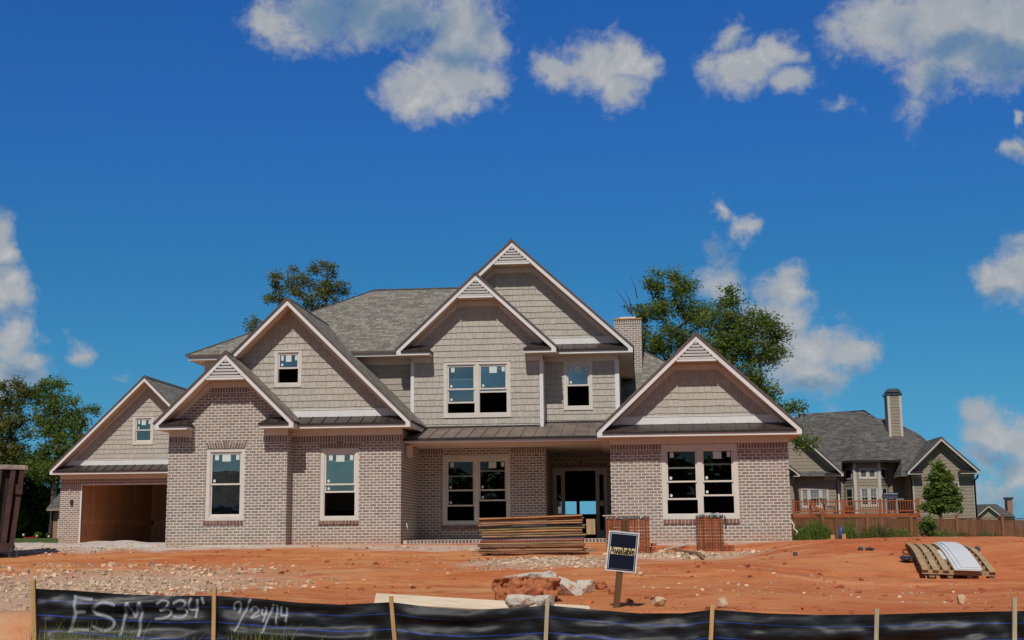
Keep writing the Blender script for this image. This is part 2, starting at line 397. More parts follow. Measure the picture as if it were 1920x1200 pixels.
# ================================================================== THE NEW HOUSE
YA,YB,YR,YP,YD,YU2,YU1,YL,YG = 35.6,36.1,35.0,39.1,42.0,38.5,39.2,38.8,50.0
OV=.55
def rect(px0,py0,px1,py1,Y):
    mx=(px0+px1)/2; my=(py0+py1)/2
    return (WX(px0,my,Y),WX(px1,my,Y),WZ(mx,py1,Y),WZ(mx,py0,Y))
def wall(P,name,poly,holes,y,mat,depth=.16,label=None):
    mb=MB()
    xs=[p[0] for p in poly]; zs=[p[1] for p in poly]
    rects=[(min(xs),max(xs),min(zs),max(zs))]
    for h in holes: rects=rect_minus(rects,h)
    for (a,b,c,d) in rects:
        q=clip_convex([(a,c),(b,c),(b,d),(a,d)],poly)
        if len(q)>2: mb.poly([(x,y,z) for x,z in q])
    for (a,b,c,d) in holes:
        y1=y+depth
        mb.poly([(a,y,c),(a,y,d),(a,y1,d),(a,y1,c)][::-1]); mb.poly([(b,y,c),(b,y,d),(b,y1,d),(b,y1,c)])
        mb.poly([(a,y,d),(b,y,d),(b,y1,d),(a,y1,d)][::-1]); mb.poly([(a,y,c),(b,y,c),(b,y1,c),(a,y1,c)])
    return mb.build(name,mat,P,label)
def sidewall(P,name,x,y0,y1,z0,z1,mat):
    mb=MB(); mb.poly([(x,y0,z0),(x,y1,z0),(x,y1,z1),(x,y0,z1)]); return mb.build(name,mat,P)
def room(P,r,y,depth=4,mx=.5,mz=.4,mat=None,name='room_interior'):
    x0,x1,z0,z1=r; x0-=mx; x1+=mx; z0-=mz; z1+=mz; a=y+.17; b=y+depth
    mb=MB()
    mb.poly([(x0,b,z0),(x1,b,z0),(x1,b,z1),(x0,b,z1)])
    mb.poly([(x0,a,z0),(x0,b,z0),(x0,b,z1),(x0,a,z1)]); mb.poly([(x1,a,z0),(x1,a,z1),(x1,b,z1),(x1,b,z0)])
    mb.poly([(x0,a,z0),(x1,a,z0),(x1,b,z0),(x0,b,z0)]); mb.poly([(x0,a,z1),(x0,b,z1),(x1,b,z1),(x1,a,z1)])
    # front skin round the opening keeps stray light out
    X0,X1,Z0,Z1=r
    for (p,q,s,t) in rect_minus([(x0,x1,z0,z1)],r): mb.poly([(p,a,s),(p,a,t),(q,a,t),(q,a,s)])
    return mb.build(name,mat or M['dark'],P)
def shakes(P,poly,holes,y,mat,expo=.185,wmin=.11,wmax=.24,jit=.009,name='shake_siding',back='shakeback',gap=.006,seed=1,thick=.021):
    rd=random.Random(seed)
    mb=MB(); xs=[p[0] for p in poly]; zs=[p[1] for p in poly]
    z=min(zs)-rd.random()*.05; x0=min(xs); x1=max(xs)
    while z<max(zs):
        x=x0-rd.random()*wmax
        while x<x1:
            w=rd.uniform(wmin,wmax); j=rd.uniform(-jit,jit)
            for (a,b,c,d) in [(x+gap/2,x+w-gap/2,z+j,z+expo+.02)]:
                rs=[(a,b,c,d)]
                for h in holes: rs=rect_minus(rs,h)
                for (a2,b2,c2,d2) in rs:
                    q=clip_convex([(a2,c2),(b2,c2),(b2,d2),(a2,d2)],poly)
                    if len(q)<3: continue
                    off=lambda zz: y-.004-thick*(1-max(0,min(1,(zz-c)/(expo+.03))))
                    mb.poly([(px,off(pz),pz) for px,pz in q])
                    for k in range(len(q)):
                        e0=q[k]; e1=q[(k+1)%len(q)]
                        if abs(e0[1]-e1[1])<1e-6 and abs(e0[1]-c2)<1e-6:
                            mb.poly([(e0[0],off(e0[1]),e0[1]),(e0[0],y,e0[1]),(e1[0],y,e1[1]),(e1[0],off(e1[1]),e1[1])])
            x+=w
        z+=expo
    wall(P,'sheathing',poly,holes,y,M[back])
    return mb.build(name,M[mat],P)

def window(P,r,y,n=1,raises=(0,),glass=('lowe','lowe'),proud=False,tw=.10,stick=True,trim='cream',depth=4,mx=.5,mz=.4,stick_low=True,grid=False,sill=False,single=False):
    x0,x1,z0,z1=r
    yo=y-.03 if proud else y+.025
    mb=MB()
    mb.box(x0,x0+tw,yo,y+.12,z0,z1); mb.box(x1-tw,x1,yo,y+.12,z0,z1)
    mb.box(x0+tw,x1-tw,yo+.002,y+.12,z1-tw,z1); mb.box(x0+tw,x1-tw,yo-.008,y+.12,z0,z0+tw)
    if proud: mb.box(x0-.012,x1+.012,yo-.018,yo+.0,z1-.012,z1+.012); mb.box(x0-.012,x1+.012,yo-.014,yo,z0-.015,z0+.012)
    units=[]
    if n==1: units=[(x0+tw,x1-tw)]
    else:
        fr=.11; tot=x1-x0-2*tw
        ws=[1]*n if n<3 else [.27,.46,.27]
        inner=tot-(n-1)*fr; cx=x0+tw
        for k in range(n):
            w=inner*ws[k]/sum(ws); units.append((cx,cx+w)); cx+=w
            if k<n-1: mb.box(cx,cx+fr,yo+.004,y+.12,z0+tw,z1-tw); cx+=fr
    c=z0+tw; d=z1-tw
    # thin jamb lining
    for (a,b) in units:
        mb.box(a,a+.022,yo+.02,y+.13,c,d); mb.box(b-.022,b,yo+.02,y+.13,c,d)
        mb.box(a+.022,b-.022,yo+.02,y+.13,d-.022,d); mb.box(a+.022,b-.022,yo+.012,y+.13,c,c+.03)
    w_=mb.build('window',M[trim],P)
    for k,(a,b) in enumerate(units):
        a+=.022; b-=.022; cc=c+.03; dd=d-.022; ra=raises[k%len(raises)]; rl=.045
        mid=(cc+dd)/2
        def sash(za,zb,ya,yb):
            s=MB(); s.box(a,a+rl*.75,ya,yb,za,zb); s.box(b-rl*.75,b,ya,yb,za,zb)
            s.box(a+rl*.75,b-rl*.75,ya+.001,yb,zb-rl,zb); s.box(a+rl*.75,b-rl*.75,ya+.001,yb,za,za+rl)
            if grid:
                g=.018; i=.16
                for gx in (a+rl+i*.8,b-rl-i*.8): s.box(gx-g/2,gx+g/2,ya+.008,ya+.014,za+rl,zb-rl)
                for gz in (zb-rl-i,za+rl+i*.6): s.box(a+rl,b-rl,ya+.009,ya+.013,gz-g/2,gz+g/2)
            s.build('sash',M['sash' if trim=='cream' else trim],w_)
            p=MB(); p.poly([(a+rl*.7,(ya+yb)/2,za+rl*.9),(b-rl*.7,(ya+yb)/2,za+rl*.9),(b-rl*.7,(ya+yb)/2,zb-rl*.9),(a+rl*.7,(ya+yb)/2,zb-rl*.9)])
            return p
        y1=yo+.045; y2=yo+.078
        if single:
            sash(cc,dd,y1,y1+.03).build('pane',M[glass[0]],w_); continue
        sash(mid-rl/2,dd,y1,y1+.03).build('pane',M[glass[0]],w_)
        h=mid-cc+rl/2
        sash(cc+ra*h,cc+ra*h+h,y2,y2+.03).build('pane',M[glass[1]],w_)
        if stick:
            W_=b-a; st=MB(); top=dd-rl
            yy=y1+.010
            if n==1 or k==1:
                st.box(a+W_*.36,a+W_*.64,yy,yy+.003,top-.20,top-.01)
                st.build('sticker',M['sticker'],w_); st=MB(); st.box(a+W_*.82,a+W_*.93,yy,yy+.003,top-.16,top-.02)
            if n==1: st.build('sticker',M['sticker'],w_); st=MB()
            if n==1 or k==0: st.box(a+W_*.12,a+W_*.25,yy,yy+.003,top-.16,top-.02)
            st.build('sticker',M['sticker'],w_)
            st=MB(); bx=a+rl+.06; bz=mid+rl/2+.075; rr=.042
            st.prism([(bx+rr*math.cos(t)*.9,bz+rr*math.sin(t)*(1 if math.sin(t)>0 else 1.15)) for t in [i*math.pi/4+math.pi/8 for i in range(8)]],yy,yy+.003)
            st.build('sticker',M['sticker'],w_)
            if stick_low and ra>.1:
                st=MB(); bz=cc+ra*h+rl+.07; y3=y2+.010
                if bz+rr<mid-rl/2:
                    st.prism([(bx+rr*math.cos(t)*.9,bz+rr*math.sin(t)) for t in [i*math.pi/4+math.pi/8 for i in range(8)]],y3,y3+.003); st.build('sticker',M['sticker'],w_)
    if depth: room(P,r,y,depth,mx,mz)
    return w_
def arch(P,x0,x1,z0,z1,y,seed=3):
    rd=random.Random(seed); mb=MB(); H=z1-z0; sl=.055
    mb.prism([(x0,z0),(x1,z0),(x1+sl,z1),(x0-sl,z1)],y-.006,y+.01)
    cx=(x0+x1)/2; kw=.11
    mb.prism([(cx-kw*.75,z0),(cx+kw*.75,z0),(cx+kw*1.1,z1+.07),(cx-kw*1.1,z1+.07)],y-.0085,y+.01)
    mo=mb.build('window_arch',M['mortar'],P)
    bb=MB()
    n=max(3,int((cx-kw*.75-x0)/.075))
    for s in (0,1):
        a0,a1=(x0,cx-kw*.75) if s==0 else (cx+kw*.75,x1)
        b0,b1=(x0-sl,cx-kw*1.1) if s==0 else (cx+kw*1.1,x1+sl)
        for k in range(n):
            g=.13
            t0=(k+g)/n; t1=(k+1-g)/n
            bb.prism([(a0+(a1-a0)*t0,z0+.01),(a0+(a1-a0)*t1,z0+.01),(b0+(b1-b0)*t1,z1-.012),(b0+(b1-b0)*t0,z1-.012)],y-.014,y)
    for k in range(3):
        t0=(k+.12)/3; t1=(k+.88)/3; f=lambda t,q: cx-q+2*q*t
        bb.prism([(f(t0,kw*.7),z0+.01),(f(t1,kw*.7),z0+.01),(f(t1,kw*1.05),z1+.058),(f(t0,kw*1.05),z1+.058)],y-.018,y)
    bb.build('arch_brick',M['arch_brick'],mo)
def brick_sill(P,x0,x1,z0,z1,y):
    mb=MB(); mb.box(x0,x1,y-.02,y+.02,z0+.004,z1-.002); so=mb.build('window_sill',M['mortar'],P)
    b=MB(); n=max(4,int(round((x1-x0)/.095)))
    for k in range(n):
        a=x0+(x1-x0)*(k+.1)/n; c=x0+(x1-x0)*(k+.9)/n; b.box(a,c,y-.042,y+.03,z0,z1)
    b.build('sill_brick',M['sill_brick'],so)
def soldier(P,x0,x1,z0,z1,y,holes=()):
    mb=MB()
    rs=[(x0,x1,z0,z1)]
    for h in holes: rs=rect_minus(rs,h)
    for (a,b,c,d) in rs:
        if d-c<.02: continue
        mb.box(a,b,y-.004,y+.02,c,d)
    return mb.build('soldier_course',M['soldier'],P)

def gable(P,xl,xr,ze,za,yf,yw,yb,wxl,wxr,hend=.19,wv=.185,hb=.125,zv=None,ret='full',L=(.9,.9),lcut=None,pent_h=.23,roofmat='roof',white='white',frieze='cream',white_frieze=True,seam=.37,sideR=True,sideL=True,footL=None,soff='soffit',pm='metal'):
    xm=(xl+xr)/2; m=(za-ze-hend)/(xm-xl)
    top=lambda x: ze+hend+m*min(x-xl,xr-x)
    zin=lambda x: top(x)-wv
    xinL=lambda z: xl+(z-ze-hend+wv)/m
    xinR=lambda z: xr-(z-ze-hend+wv)/m
    x0=lcut if lcut is not None else xl
    # ---- fascia boards on the rakes and across the foot
    f=MB()
    if lcut is None: f.prism([(xl,ze),(xm,za-wv),(xm,za),(xl,ze+hend)],yf,yf+.03)
    else: f.prism([(x0,top(x0)-wv),(xm,za-wv),(xm,za),(x0,top(x0))],yf,yf+.03)
    f.prism([(xm,za-wv),(xr,ze),(xr,ze+hend),(xm,za)],yf,yf+.03)
    xf=footL if footL is not None else x0
    if ret=='full':
        f.prism([(max(xf,xl),ze),(xr,ze),(xr-hb/m,ze+hb),(max(xf,xl+hb/m),ze+hb)],yf+.0005,yf+.03)
    elif ret=='short':
        f.prism([(xl,ze),(xl+L[0],ze),(xl+L[0],ze+hb),(xl+hb/m,ze+hb)],yf+.0005,yf+.03)
        f.prism([(xr-L[1],ze),(xr,ze),(xr-hb/m,ze+hb),(xr-L[1],ze+hb)],yf+.0005,yf+.03)
        f.box(xl+L[0]-.025,xl+L[0],yf+.03,yw,ze,ze+hb); f.box(xr-L[1],xr-L[1]+.025,yf+.03,yw,ze,ze+hb)
    if sideL and lcut is None: f.box(xl,xl+.025,yf+.031,yb,ze+.001,ze+hend-.005)
    if sideR: f.box(xr-.025,xr,yf+.031,yb,ze+.001,ze+hend-.005)
    f.build('fascia',M[white],P)
    # ---- soffits
    s=MB(); e=.012
    ztop=zv if zv is not None else za-wv
    xa=xinL(ztop) if zv is not None else xm; xb=xinR(ztop) if zv is not None else xm
    s.poly([(x0,yf+.03,zin(x0)+e),(xa,yf+.03,ztop+e),(xa,yw,ztop+e),(x0,yw,zin(x0)+e)])
    s.poly([(xb,yf+.03,ztop+e),(xr,yf+.03,zin(xr)+e),(xr,yw,zin(xr)+e),(xb,yw,ztop+e)])
    if zv is not None: s.poly([(xa,yf+.03,zv+e),(xb,yf+.03,zv+e),(xb,yw,zv+e),(xa,yw,zv+e)])
    if ret=='full': s.poly([(xf+.025,yf+.03,ze+.012),(xr-.025,yf+.03,ze+.012),(xr-.025,yw,ze+.012),(xf+.025,yw,ze+.012)])
    elif ret=='short':
        s.poly([(xl+.025,yf+.03,ze+.012),(xl+L[0]-.025,yf+.03,ze+.012),(xl+L[0]-.025,yw,ze+.012),(xl+.025,yw,ze+.012)])
        s.poly([(xr-L[1]+.025,yf+.03,ze+.012),(xr-.025,yf+.03,ze+.012),(xr-.025,yw,ze+.012),(xr-L[1]+.025,yw,ze+.012)])
    if sideL and lcut is None: s.poly([(xl+.025,yw,ze+.013),(wxl,yw,ze+.013),(wxl,yb,ze+.013),(xl+.025,yb,ze+.013)])
    if sideR: s.poly([(wxr,yw,ze+.013),(xr-.025,yw,ze+.013),(xr-.025,yb,ze+.013),(wxr,yb,ze+.013)])
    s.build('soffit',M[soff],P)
    # ---- frieze boards against the wall under the soffit
    fv=.17; g=MB(); xs0=max(wxl,x0+.02); xs1=min(wxr,xr-.02)
    z1=ze+hb+.01; z2=ze+hb+pent_h
    def rk(a,b,sgn):
        if sgn<0: g.prism([(a,zin(a)-fv),(b,ztop-fv if zv is not None else zin(b)-fv),(b,ztop if zv is not None else zin(b)),(a,zin(a))],yw-.03,yw-.004)
    lowz=z2-.05 if ret=='full' else ze+.1
    aL=max(xs0,xinL(lowz)); aR=min(xs1,xinR(lowz))
    g.prism([(aL,zin(aL)-fv),(xa,ztop-fv),(xa,ztop),(aL,zin(aL))],yw-.045,yw-.002)
    g.prism([(xb,ztop-fv),(aR,zin(aR)-fv),(aR,zin(aR)),(xb,ztop)],yw-.045,yw-.002)
    if zv is not None: g.prism([(xa,ztop-fv),(xb,ztop-fv),(xb,ztop),(xa,ztop)],yw-.045,yw-.002)
    if ret=='full': g.box(wxl-.01,wxr+.01,yw-.04,yw-.003,ze-.17,ze+.01)
    elif ret=='short':
        g.box(wxl-.01,xl+L[0]-.02,yw-.06,yw-.003,ze-.17,ze+.01); g.box(xr-L[1]+.02,wxr+.01,yw-.06,yw-.003,ze-.17,ze+.01)
    g.build('frieze',M[frieze],P)
    if ret=='full' and white_frieze:
        w=MB(); h0=z2+.005; h1=z2+.20
        w.prism([(max(xf,xinL(h0)+.02),h0),(xinR(h0)-.02,h0),(xinR(h1)-.02,h1),(max(xf,xinL(h1)+.02),h1)],yw-.05,yw-.003)
        w.box(max(xf,xinL(h1)+.03),xinR(h1)-.03,yw-.062,yw-.003,h1,h1+.018)
        w.build('frieze',M[white],P)
    # ---- standing seam pent roof or eave returns
    if ret:
        p=MB(); d=MB()
        def sheet(xa1,xb1,xa2,xb2):
            y0=yf-.035; y1=yw-.035
            p.poly([(xa1,y0,z1),(xb1,y0,z1),(xb2,y1,z2),(xa2,y1,z2)])
            d.box(xa1,xb1,y0-.004,y0+.03,z1-.052,z1-.004)
            x=xa1+.2
            while x<xb1-.05:
                t=1.0
                if x<xa2: t=(x-xa1)/max(1e-6,(xa2-xa1))
                if x>xb2: t=(xb1-x)/max(1e-6,(xb1-xb2))
                if t>.1:
                    a=Vector((x,y0,z1)); b=Vector((x,y0+(y1-y0)*t,z1+(z2-z1)*t))
                    mid=(a+b)/2; dv=(b-a)/2; nv=Vector((0,-(z2-z1),(y1-y0))).normalized()
                    p.obox(mid+nv*.014,(.010,0,0),dv,nv*.014)
                x+=seam
        if ret=='full': sheet(max(xf,xinL(z1)),xinR(z1),max(xf,xinL(z2)),xinR(z2))
        else:
            sheet(xinL(z1),xl+L[0]+.03,xinL(z2),xl+L[0]-.17); sheet(xr-L[1]-.03,xinR(z1),xr-L[1]+.17,xinR(z2))
            p.poly([(xl+L[0]+.03,yf-.035,z1),(xl+L[0]+.03,yw,z1),(xl+L[0]-.17,yw-.035,z2)])
            p.poly([(xr-L[1]-.03,yf-.035,z1),(xr-L[1]+.17,yw-.035,z2),(xr-L[1]-.03,yw,z1)])
            d.box(xl+L[0]+.0,xl+L[0]+.03,yf-.002,yw,z1-.05,z1-.004); d.box(xr-L[1]-.03,xr-L[1],yf-.002,yw,z1-.05,z1-.004)
        if ret=='short':
            for h in (0,1):
                q=MB()
                for fc,sm in zip(p.f,p.sm):
                    cx=sum(p.v[i][0] for i in fc)/len(fc)
                    if (cx<xm)==(h==0): q.poly([p.v[i] for i in fc])
                po=q.build('pent_roof',M[pm],P)
        else: po=p.build('pent_roof',M[pm],P)
        po=po; d.build('drip_edge',M['black'],po)
    # ---- louvred vent in the peak
    if zv is not None:
        v=MB(); a=xinL(zv); b=xinR(zv)
        v.prism([(a,zv),(b,zv),(xm,za-wv)],yf+.045,yf+.06)
        vo=v.build('gable_vent',M['black'],P)
        sl=MB(); n=6; hh=za-wv-zv-.055
        sl.box(a+.05/m,b-.05/m,yf-.004,yf+.04,zv,zv+.05)
        for k in range(n):
            zz=zv+.06+hh*k/n; st=hh/n
            xa_=xinL(zz+st*.55); xb_=xinR(zz+st*.55)
            if xb_-xa_<.06: continue
            sl.obox(((xa_+xb_)/2,yf+.020,zz+st*.36),((xb_-xa_)/2,0,0),(0,.010,.004),(0,-.008,st*.30))
        sl.build('vent_slat',M[white],vo)
    # ---- roof slopes and drip edge
    t=.04
    r=MB(); o=.04
    xe=xl-o if lcut is None else x0
    r.prism([(xe,top(xe)),(xm,za),(xm,za+t),(xe,top(xe)+t)],yf-.035,yb)
    r.prism([(xm,za),(xr+o,top(xr+o)),(xr+o,top(xr+o)+t),(xm,za+t)],yf-.035,yb)
    ro=r.build('roof',M[roofmat],P)
    dd=MB()
    dd.prism([(xe,top(xe)-.012),(xm,za-.012),(xm,za+t*.85),(xe,top(xe)+t*.85)],yf-.048,yf-.036)
    dd.prism([(xm,za-.012),(xr+o,top(xr+o)-.012),(xr+o,top(xr+o)+t*.85),(xm,za+t*.85)],yf-.048,yf-.036)
    if sideR: dd.box(xr+.002,xr+o,yf-.03,yb,top(xr+o)-.02,top(xr+o)+t*.5)
    dd.build('drip_edge',M['drip'],ro)
    rc=MB()   # ridge cap
    rc.prism([(xm-.12,za+t-.12*m),(xm,za+t),(xm+.12,za+t-.12*m),(xm+.12,za+t-.12*m+.02),(xm,za+t+.022),(xm-.12,za+t-.12*m+.02)],yf-.03,yb)
    rc.build('ridge_cap',M['roof_cap'] if roofmat=='roof' else M[roofmat],ro)
    return dict(wv=wv,xl=xl,xr=xr,ze=ze,za=za,m=m,zin=zin,xinL=xinL,xinR=xinR,z2=z2,xm=xm,ztop=ztop,xa=xa,xb=xb)
def under(G,wxl,wxr,zb,ztop=None,eps=.004):
    """wall outline below a gable's soffit"""
    zt=G['za']
    q=[(wxl,zb),(wxr,zb),(wxr,zt),(wxl,zt)]
    z0=G['zin'](G['xl']); 
    q=clip_poly(q,(G['xm'],G['za']-G['wv']+eps),(G['xl'],z0+eps))     # left slope
    q=clip_poly(q,(G['xr'],z0+eps),(G['xm'],G['za']-G['wv']+eps))
    lim=G['ztop'] if ztop is None else min(ztop,G['ztop'])
    q=clip_poly(q,(wxr+1,lim),(wxl-1,lim))
    return q
def clear_below(poly,z): return clip_poly(poly,(-999,z),(999,z))

M['roof_cap']=simple('ridge_shingle',(.075,.07,.065),.95,.2,8)
HX=WX(800,900,36)
house=thing('brick_house','newly built two-storey house of pale brick and shake siding with many gables','house',(HX,40,0))
P=house
# ---------------------------------------------------------------- wing A (front left gable)
ze=(WZ(289.5,805,35.05)+WZ(550,802.5,35.05))/2
GA=gable(P,WX(289.5,800,35.05),WX(550,798,35.05),ze,WZ(424.5,661,35.05),35.05,YA,39.0,WX(316,900,YA),WX(538.5,870,YA),zv=(WZ(389,712,35.05)+WZ(456,711,35.05))/2,
   ret='short',L=(WX(350,800,35.05)-WX(289.5,800,35.05),WX(550,800,35.05)-WX(486,800,35.05)))
wxl,wxr=WX(314,900,YA),WX(538.5,870,YA)
w1=rect(385.5,840.5,458,976,YA)
wall(P,'brick_wall',under(GA,wxl,wxr,-.6),[w1],YA,M['brick'])
zb=GA['ztop']-.17
soldier(P,WX(396,727,YA),WX(464,727,YA),zb-.205,zb-.003,YA)
soldier(P,wxl,WX(351,815,YA),GA['ze']-.375,GA['ze']-.172,YA); soldier(P,WX(492,815,YA),wxr,GA['ze']-.375,GA['ze']-.172,YA)
sidewall(P,'brick_wall',wxr,YA,YB+.3,-.6,GA['ze']+.02,M['brick']); 
mb=MB(); mb.poly([(wxl,YA,-.6),(wxl,YA,GA['ze']+.02),(wxl,46,GA['ze']+.02),(wxl,46,-.6)]); mb.build('brick_wall',M['brick'],P)
window(P,w1,YA,1,(0,),('lowe','lowe'))
arch(P,w1[0]+.02,w1[1]-.0,w1[3]+.005,w1[3]+.17,YA,3); brick_sill(P,w1[0]-.04,w1[1]+.0,w1[2]-.105,w1[2]-.002,YA)
# ---------------------------------------------------------------- wing B (tall gable beside it)
ze=(WZ(559,804,35.55)+WZ(769,799.5,35.55))/2
GB=gable(P,WX(303,800,35.55),WX(769,797,35.55),ze,WZ(536,560,35.55),35.55,YB,43.8,WX(541,900,YB),WX(754,830,YB),ret='full',lcut=WX(434,660,35.55),footL=WX(541,800,35.55))
wxl2,wxr2=WX(500,900,YB),WX(752,900,YB)
w2=rect(600,841,672.5,976,YB); wb=rect(515,655.5,566,725,YB)
wall(P,'brick_wall',[(wxl2,-.6),(wxr2,-.6),(wxr2,GB['ze']+.03),(wxl2,GB['ze']+.03)],[w2],YB,M['brick'])
soldier(P,wxl2,wxr2,GB['ze']-.375,GB['ze']-.172,YB)
poly=clear_below(under(GB,GB['xl'],GB['xr'],GB['ze']),GB['z2']-.05)
shakes(P,poly,[wb],YB,'shake',seed=5)
window(P,wb,YB,1,(.9,),('lowe','clear'),proud=True,depth=1.6,mx=.1,mz=.1,tw=.085)
window(P,w2,YB,1,(.72,),('lowe','lowe'))
arch(P,w2[0]-.01,w2[1]+.02,w2[3]+.005,w2[3]+.17,YB,4); brick_sill(P,w2[0]-.02,w2[1]+.02,w2[2]-.105,w2[2]-.002,YB)
sidewall(P,'brick_wall',wxr2,YB,YD,-.6,GB['ze']-.02,M['brick'])
# ---------------------------------------------------------------- right wing R
ze=(WZ(1119.5,821.5,34.45)+WZ(1503.5,812.5,34.45))/2
GR=gable(P,WX(1119.5,815,34.45),WX(1503.5,808,34.45),ze,WZ(1302,626.5,34.45),34.45,YR,42,WX(1145,900,YR),WX(1481,900,YR),zv=(WZ(1270,678,34.45)+WZ(1340,676,34.45))/2,ret='full')
rxl,rxr=WX(1145.5,900,YR),WX(1480.5,900,YR)
wr=rect(1241,833,1385,973,YR)
wall(P,'brick_wall',[(rxl,-.6),(rxr,-.6),(rxr,GR['ze']+.03),(rxl,GR['ze']+.03)],[wr],YR,M['brick'])
soldier(P,rxl,wr[0],GR['ze']-.375,GR['ze']-.172,YR); soldier(P,wr[1],rxr,GR['ze']-.375,GR['ze']-.172,YR)
sidewall(P,'brick_wall',rxr,YR,46,-.6,GR['ze']+.03,M['brick'])
mb=MB(); mb.poly([(rxl,YR,-.6),(rxl,YR,GR['ze']+.03),(rxl,YD+.2,GR['ze']+.03),(rxl,YD+.2,-.6)]); mb.build('brick_wall',M['brick'],P)
poly=clear_below(under(GR,GR['xl'],GR['xr'],GR['ze']),GR['z2']-.05)
shakes(P,poly,[],YR,'shake',seed=9)
window(P,wr,YR,2,(.42,.52),('clear','clear'),tw=.115)
brick_sill(P,wr[0]+.01,wr[1]-.0,wr[2]-.115,wr[2]-.002,YR)
# ---------------------------------------------------------------- upper storey: U2 in front, U1 behind it
ze=(WZ(743,667.5,37.95)+WZ(1042.5,659,37.95))/2
GU2=gable(P,WX(743,662,37.95),WX(1042.5,656,37.95),ze,WZ(891,513,37.95),37.95,YU2,44,WX(771.5,760,YU2),WX(1018,760,YU2),zv=(WZ(858,559,37.95)+WZ(925,557,37.95))/2,
   ret='short',L=(WX(805,665,37.95)-WX(743,665,37.95),WX(1042.5,660,37.95)-WX(983,660,37.95)))
ux0,ux1=WX(771.5,760,YU2),WX(1018,760,YU2)
zpr=WZ(800,803,YU2)      # where the porch roof meets the wall
wu=rect(832,677,957.5,782,YU2)
shakes(P,under(GU2,ux0,ux1,zpr-.25),[wu],YU2,'shake',seed=13)
window(P,wu,YU2,2,(.40,.82),('lowe','lowe'),proud=True,tw=.10)
ze=(WZ(1186.5,660,38.65)+WZ(1050,663.5,38.65))/2
GU1=gable(P,WX(739.5,665,38.65),WX(1186.5,655,38.65),ze,WZ(963,451,38.65),38.65,YU1,47,WX(760,760,YU1),WX(1160,760,YU1),zv=(WZ(930,496,38.65)+WZ(998,494,38.65))/2,ret='full',lcut=WX(858,600,38.65))
vx0,vx1=WX(1010,760,YU1),WX(1161,760,YU1)
wv_=rect(1057,677,1111,768,YU1)
shakes(P,[(vx0,zpr-.3),(vx1,zpr-.3),(vx1,GU1['ze']-.1),(vx0,GU1['ze']-.1)],[wv_],YU1,'shake',seed=17)
poly=clear_below(under(GU1,WX(862,600,YU1),GU1['xr'],GU1['ze']),GU1['z2']-.05)
shakes(P,poly,[],YU1,'shake',seed=19)
window(P,wv_,YU1,1,(.92,),('lowe','clear'),proud=True,tw=.09,mx=.3)
cb=MB(); cb.box(ux0-.02,ux0+.085,YU2-.045,YU2+.06,zpr-.3,GU2['ze']-.16); cb.build('corner_board',M['white'],P); cb=MB(); cb.box(ux1-.085,ux1+.02,YU2-.045,YU2+.7,zpr-.25,GU2['ze']-.16); cb.build('corner_board',M['white'],P); cb=MB(); cb.box(vx1-.11,vx1+.02,YU1-.045,YU1+.09,zpr-.3,GU1['ze']-.16)
cb.build('corner_board',M['white'],P)
mb=MB(); mb.poly([(vx1,YU1,zpr-.4),(vx1,46,zpr-.4),(vx1,46,GU1['ze']),(vx1,YU1,GU1['ze'])]); mb.build('siding_wall',M['shake'],P)
mb=MB(); mb.poly([(ux0,YU2,zpr-.4),(ux0,YU2,GU2['ze']),(ux0,YL+.1,GU2['ze']),(ux0,YL+.1,zpr-.4)]); mb.build('siding_wall',M['shake'],P)
# ---------------------------------------------------------------- main body: lap sided wall and hip roof
ze_m=(WZ(353,669.5,38.25)+WZ(700,674.5,38.25))/2
lx0=WX(385,690,YL)
shakes(P,[(lx0,1.0),(ux0+.02,1.0),(ux0+.02,ze_m+.05),(lx0,ze_m+.05)],[],YL,'lap',expo=.19,wmin=2.2,wmax=3.6,jit=0,name='lap_siding',seed=21,thick=.02)
e0=WX(353,666,38.25); e1=WX(1120,666,38.25)
fb=MB(); fb.box(e0,ux0,38.25,38.28,ze_m,ze_m+.15); fb.box(e0,e0+.03,38.281,47,ze_m,ze_m+.15); fb.build('fascia',M['white'],P)
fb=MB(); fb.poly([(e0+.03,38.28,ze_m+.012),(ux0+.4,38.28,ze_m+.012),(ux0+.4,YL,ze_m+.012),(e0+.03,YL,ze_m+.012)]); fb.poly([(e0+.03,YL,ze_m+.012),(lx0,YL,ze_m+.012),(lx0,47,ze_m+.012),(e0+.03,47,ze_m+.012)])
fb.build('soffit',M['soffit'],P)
fb=MB(); fb.box(lx0-.01,ux0-.02,YL-.05,YL-.002,ze_m-.2,ze_m+.01); fb.box(lx0-.01,lx0+.1,YL-.048,YL+.1,1.2,ze_m-.2); fb.build('frieze',M['cream'],P)
sidewall_l=MB(); sidewall_l.poly([(lx0,YL,-.5),(lx0,YL,ze_m),(lx0,47,ze_m),(lx0,47,-.5)]); sidewall_l.build('siding_wall',M['lap'],P)
zt=ze_m+.15; rz=(WZ(700,545,43.2)+WZ(857,541,43.2))/2; rx0=WX(700,545,43.2); rx1=WX(1000,541,43.2)
o=.06
E=[(e0-o,38.2,zt),(e1,38.2,zt),(e1,48.2,zt),(e0-o,48.2,zt)]; Rr=[(rx0,43.2,rz),(rx1,43.2,rz)]
sy=(rz-zt)/5.0; xk=ux0+.03; E1b=(e1,39.6,zt+sy*1.4)
mb=MB(); mb.poly([E[0],(xk,38.2,zt),(xk,39.6,zt+sy*1.4),E1b,Rr[1],Rr[0]]); mb.poly([E[3],E[0],Rr[0]]); mb.poly([E[2],E[3],Rr[0],Rr[1]]); mb.poly([E1b,E[2],Rr[1]])
mb.box(e0-o,ux0+.03,38.2,38.24,zt-.05,zt-.003)
ro=mb.build('roof',M['roof'],P)
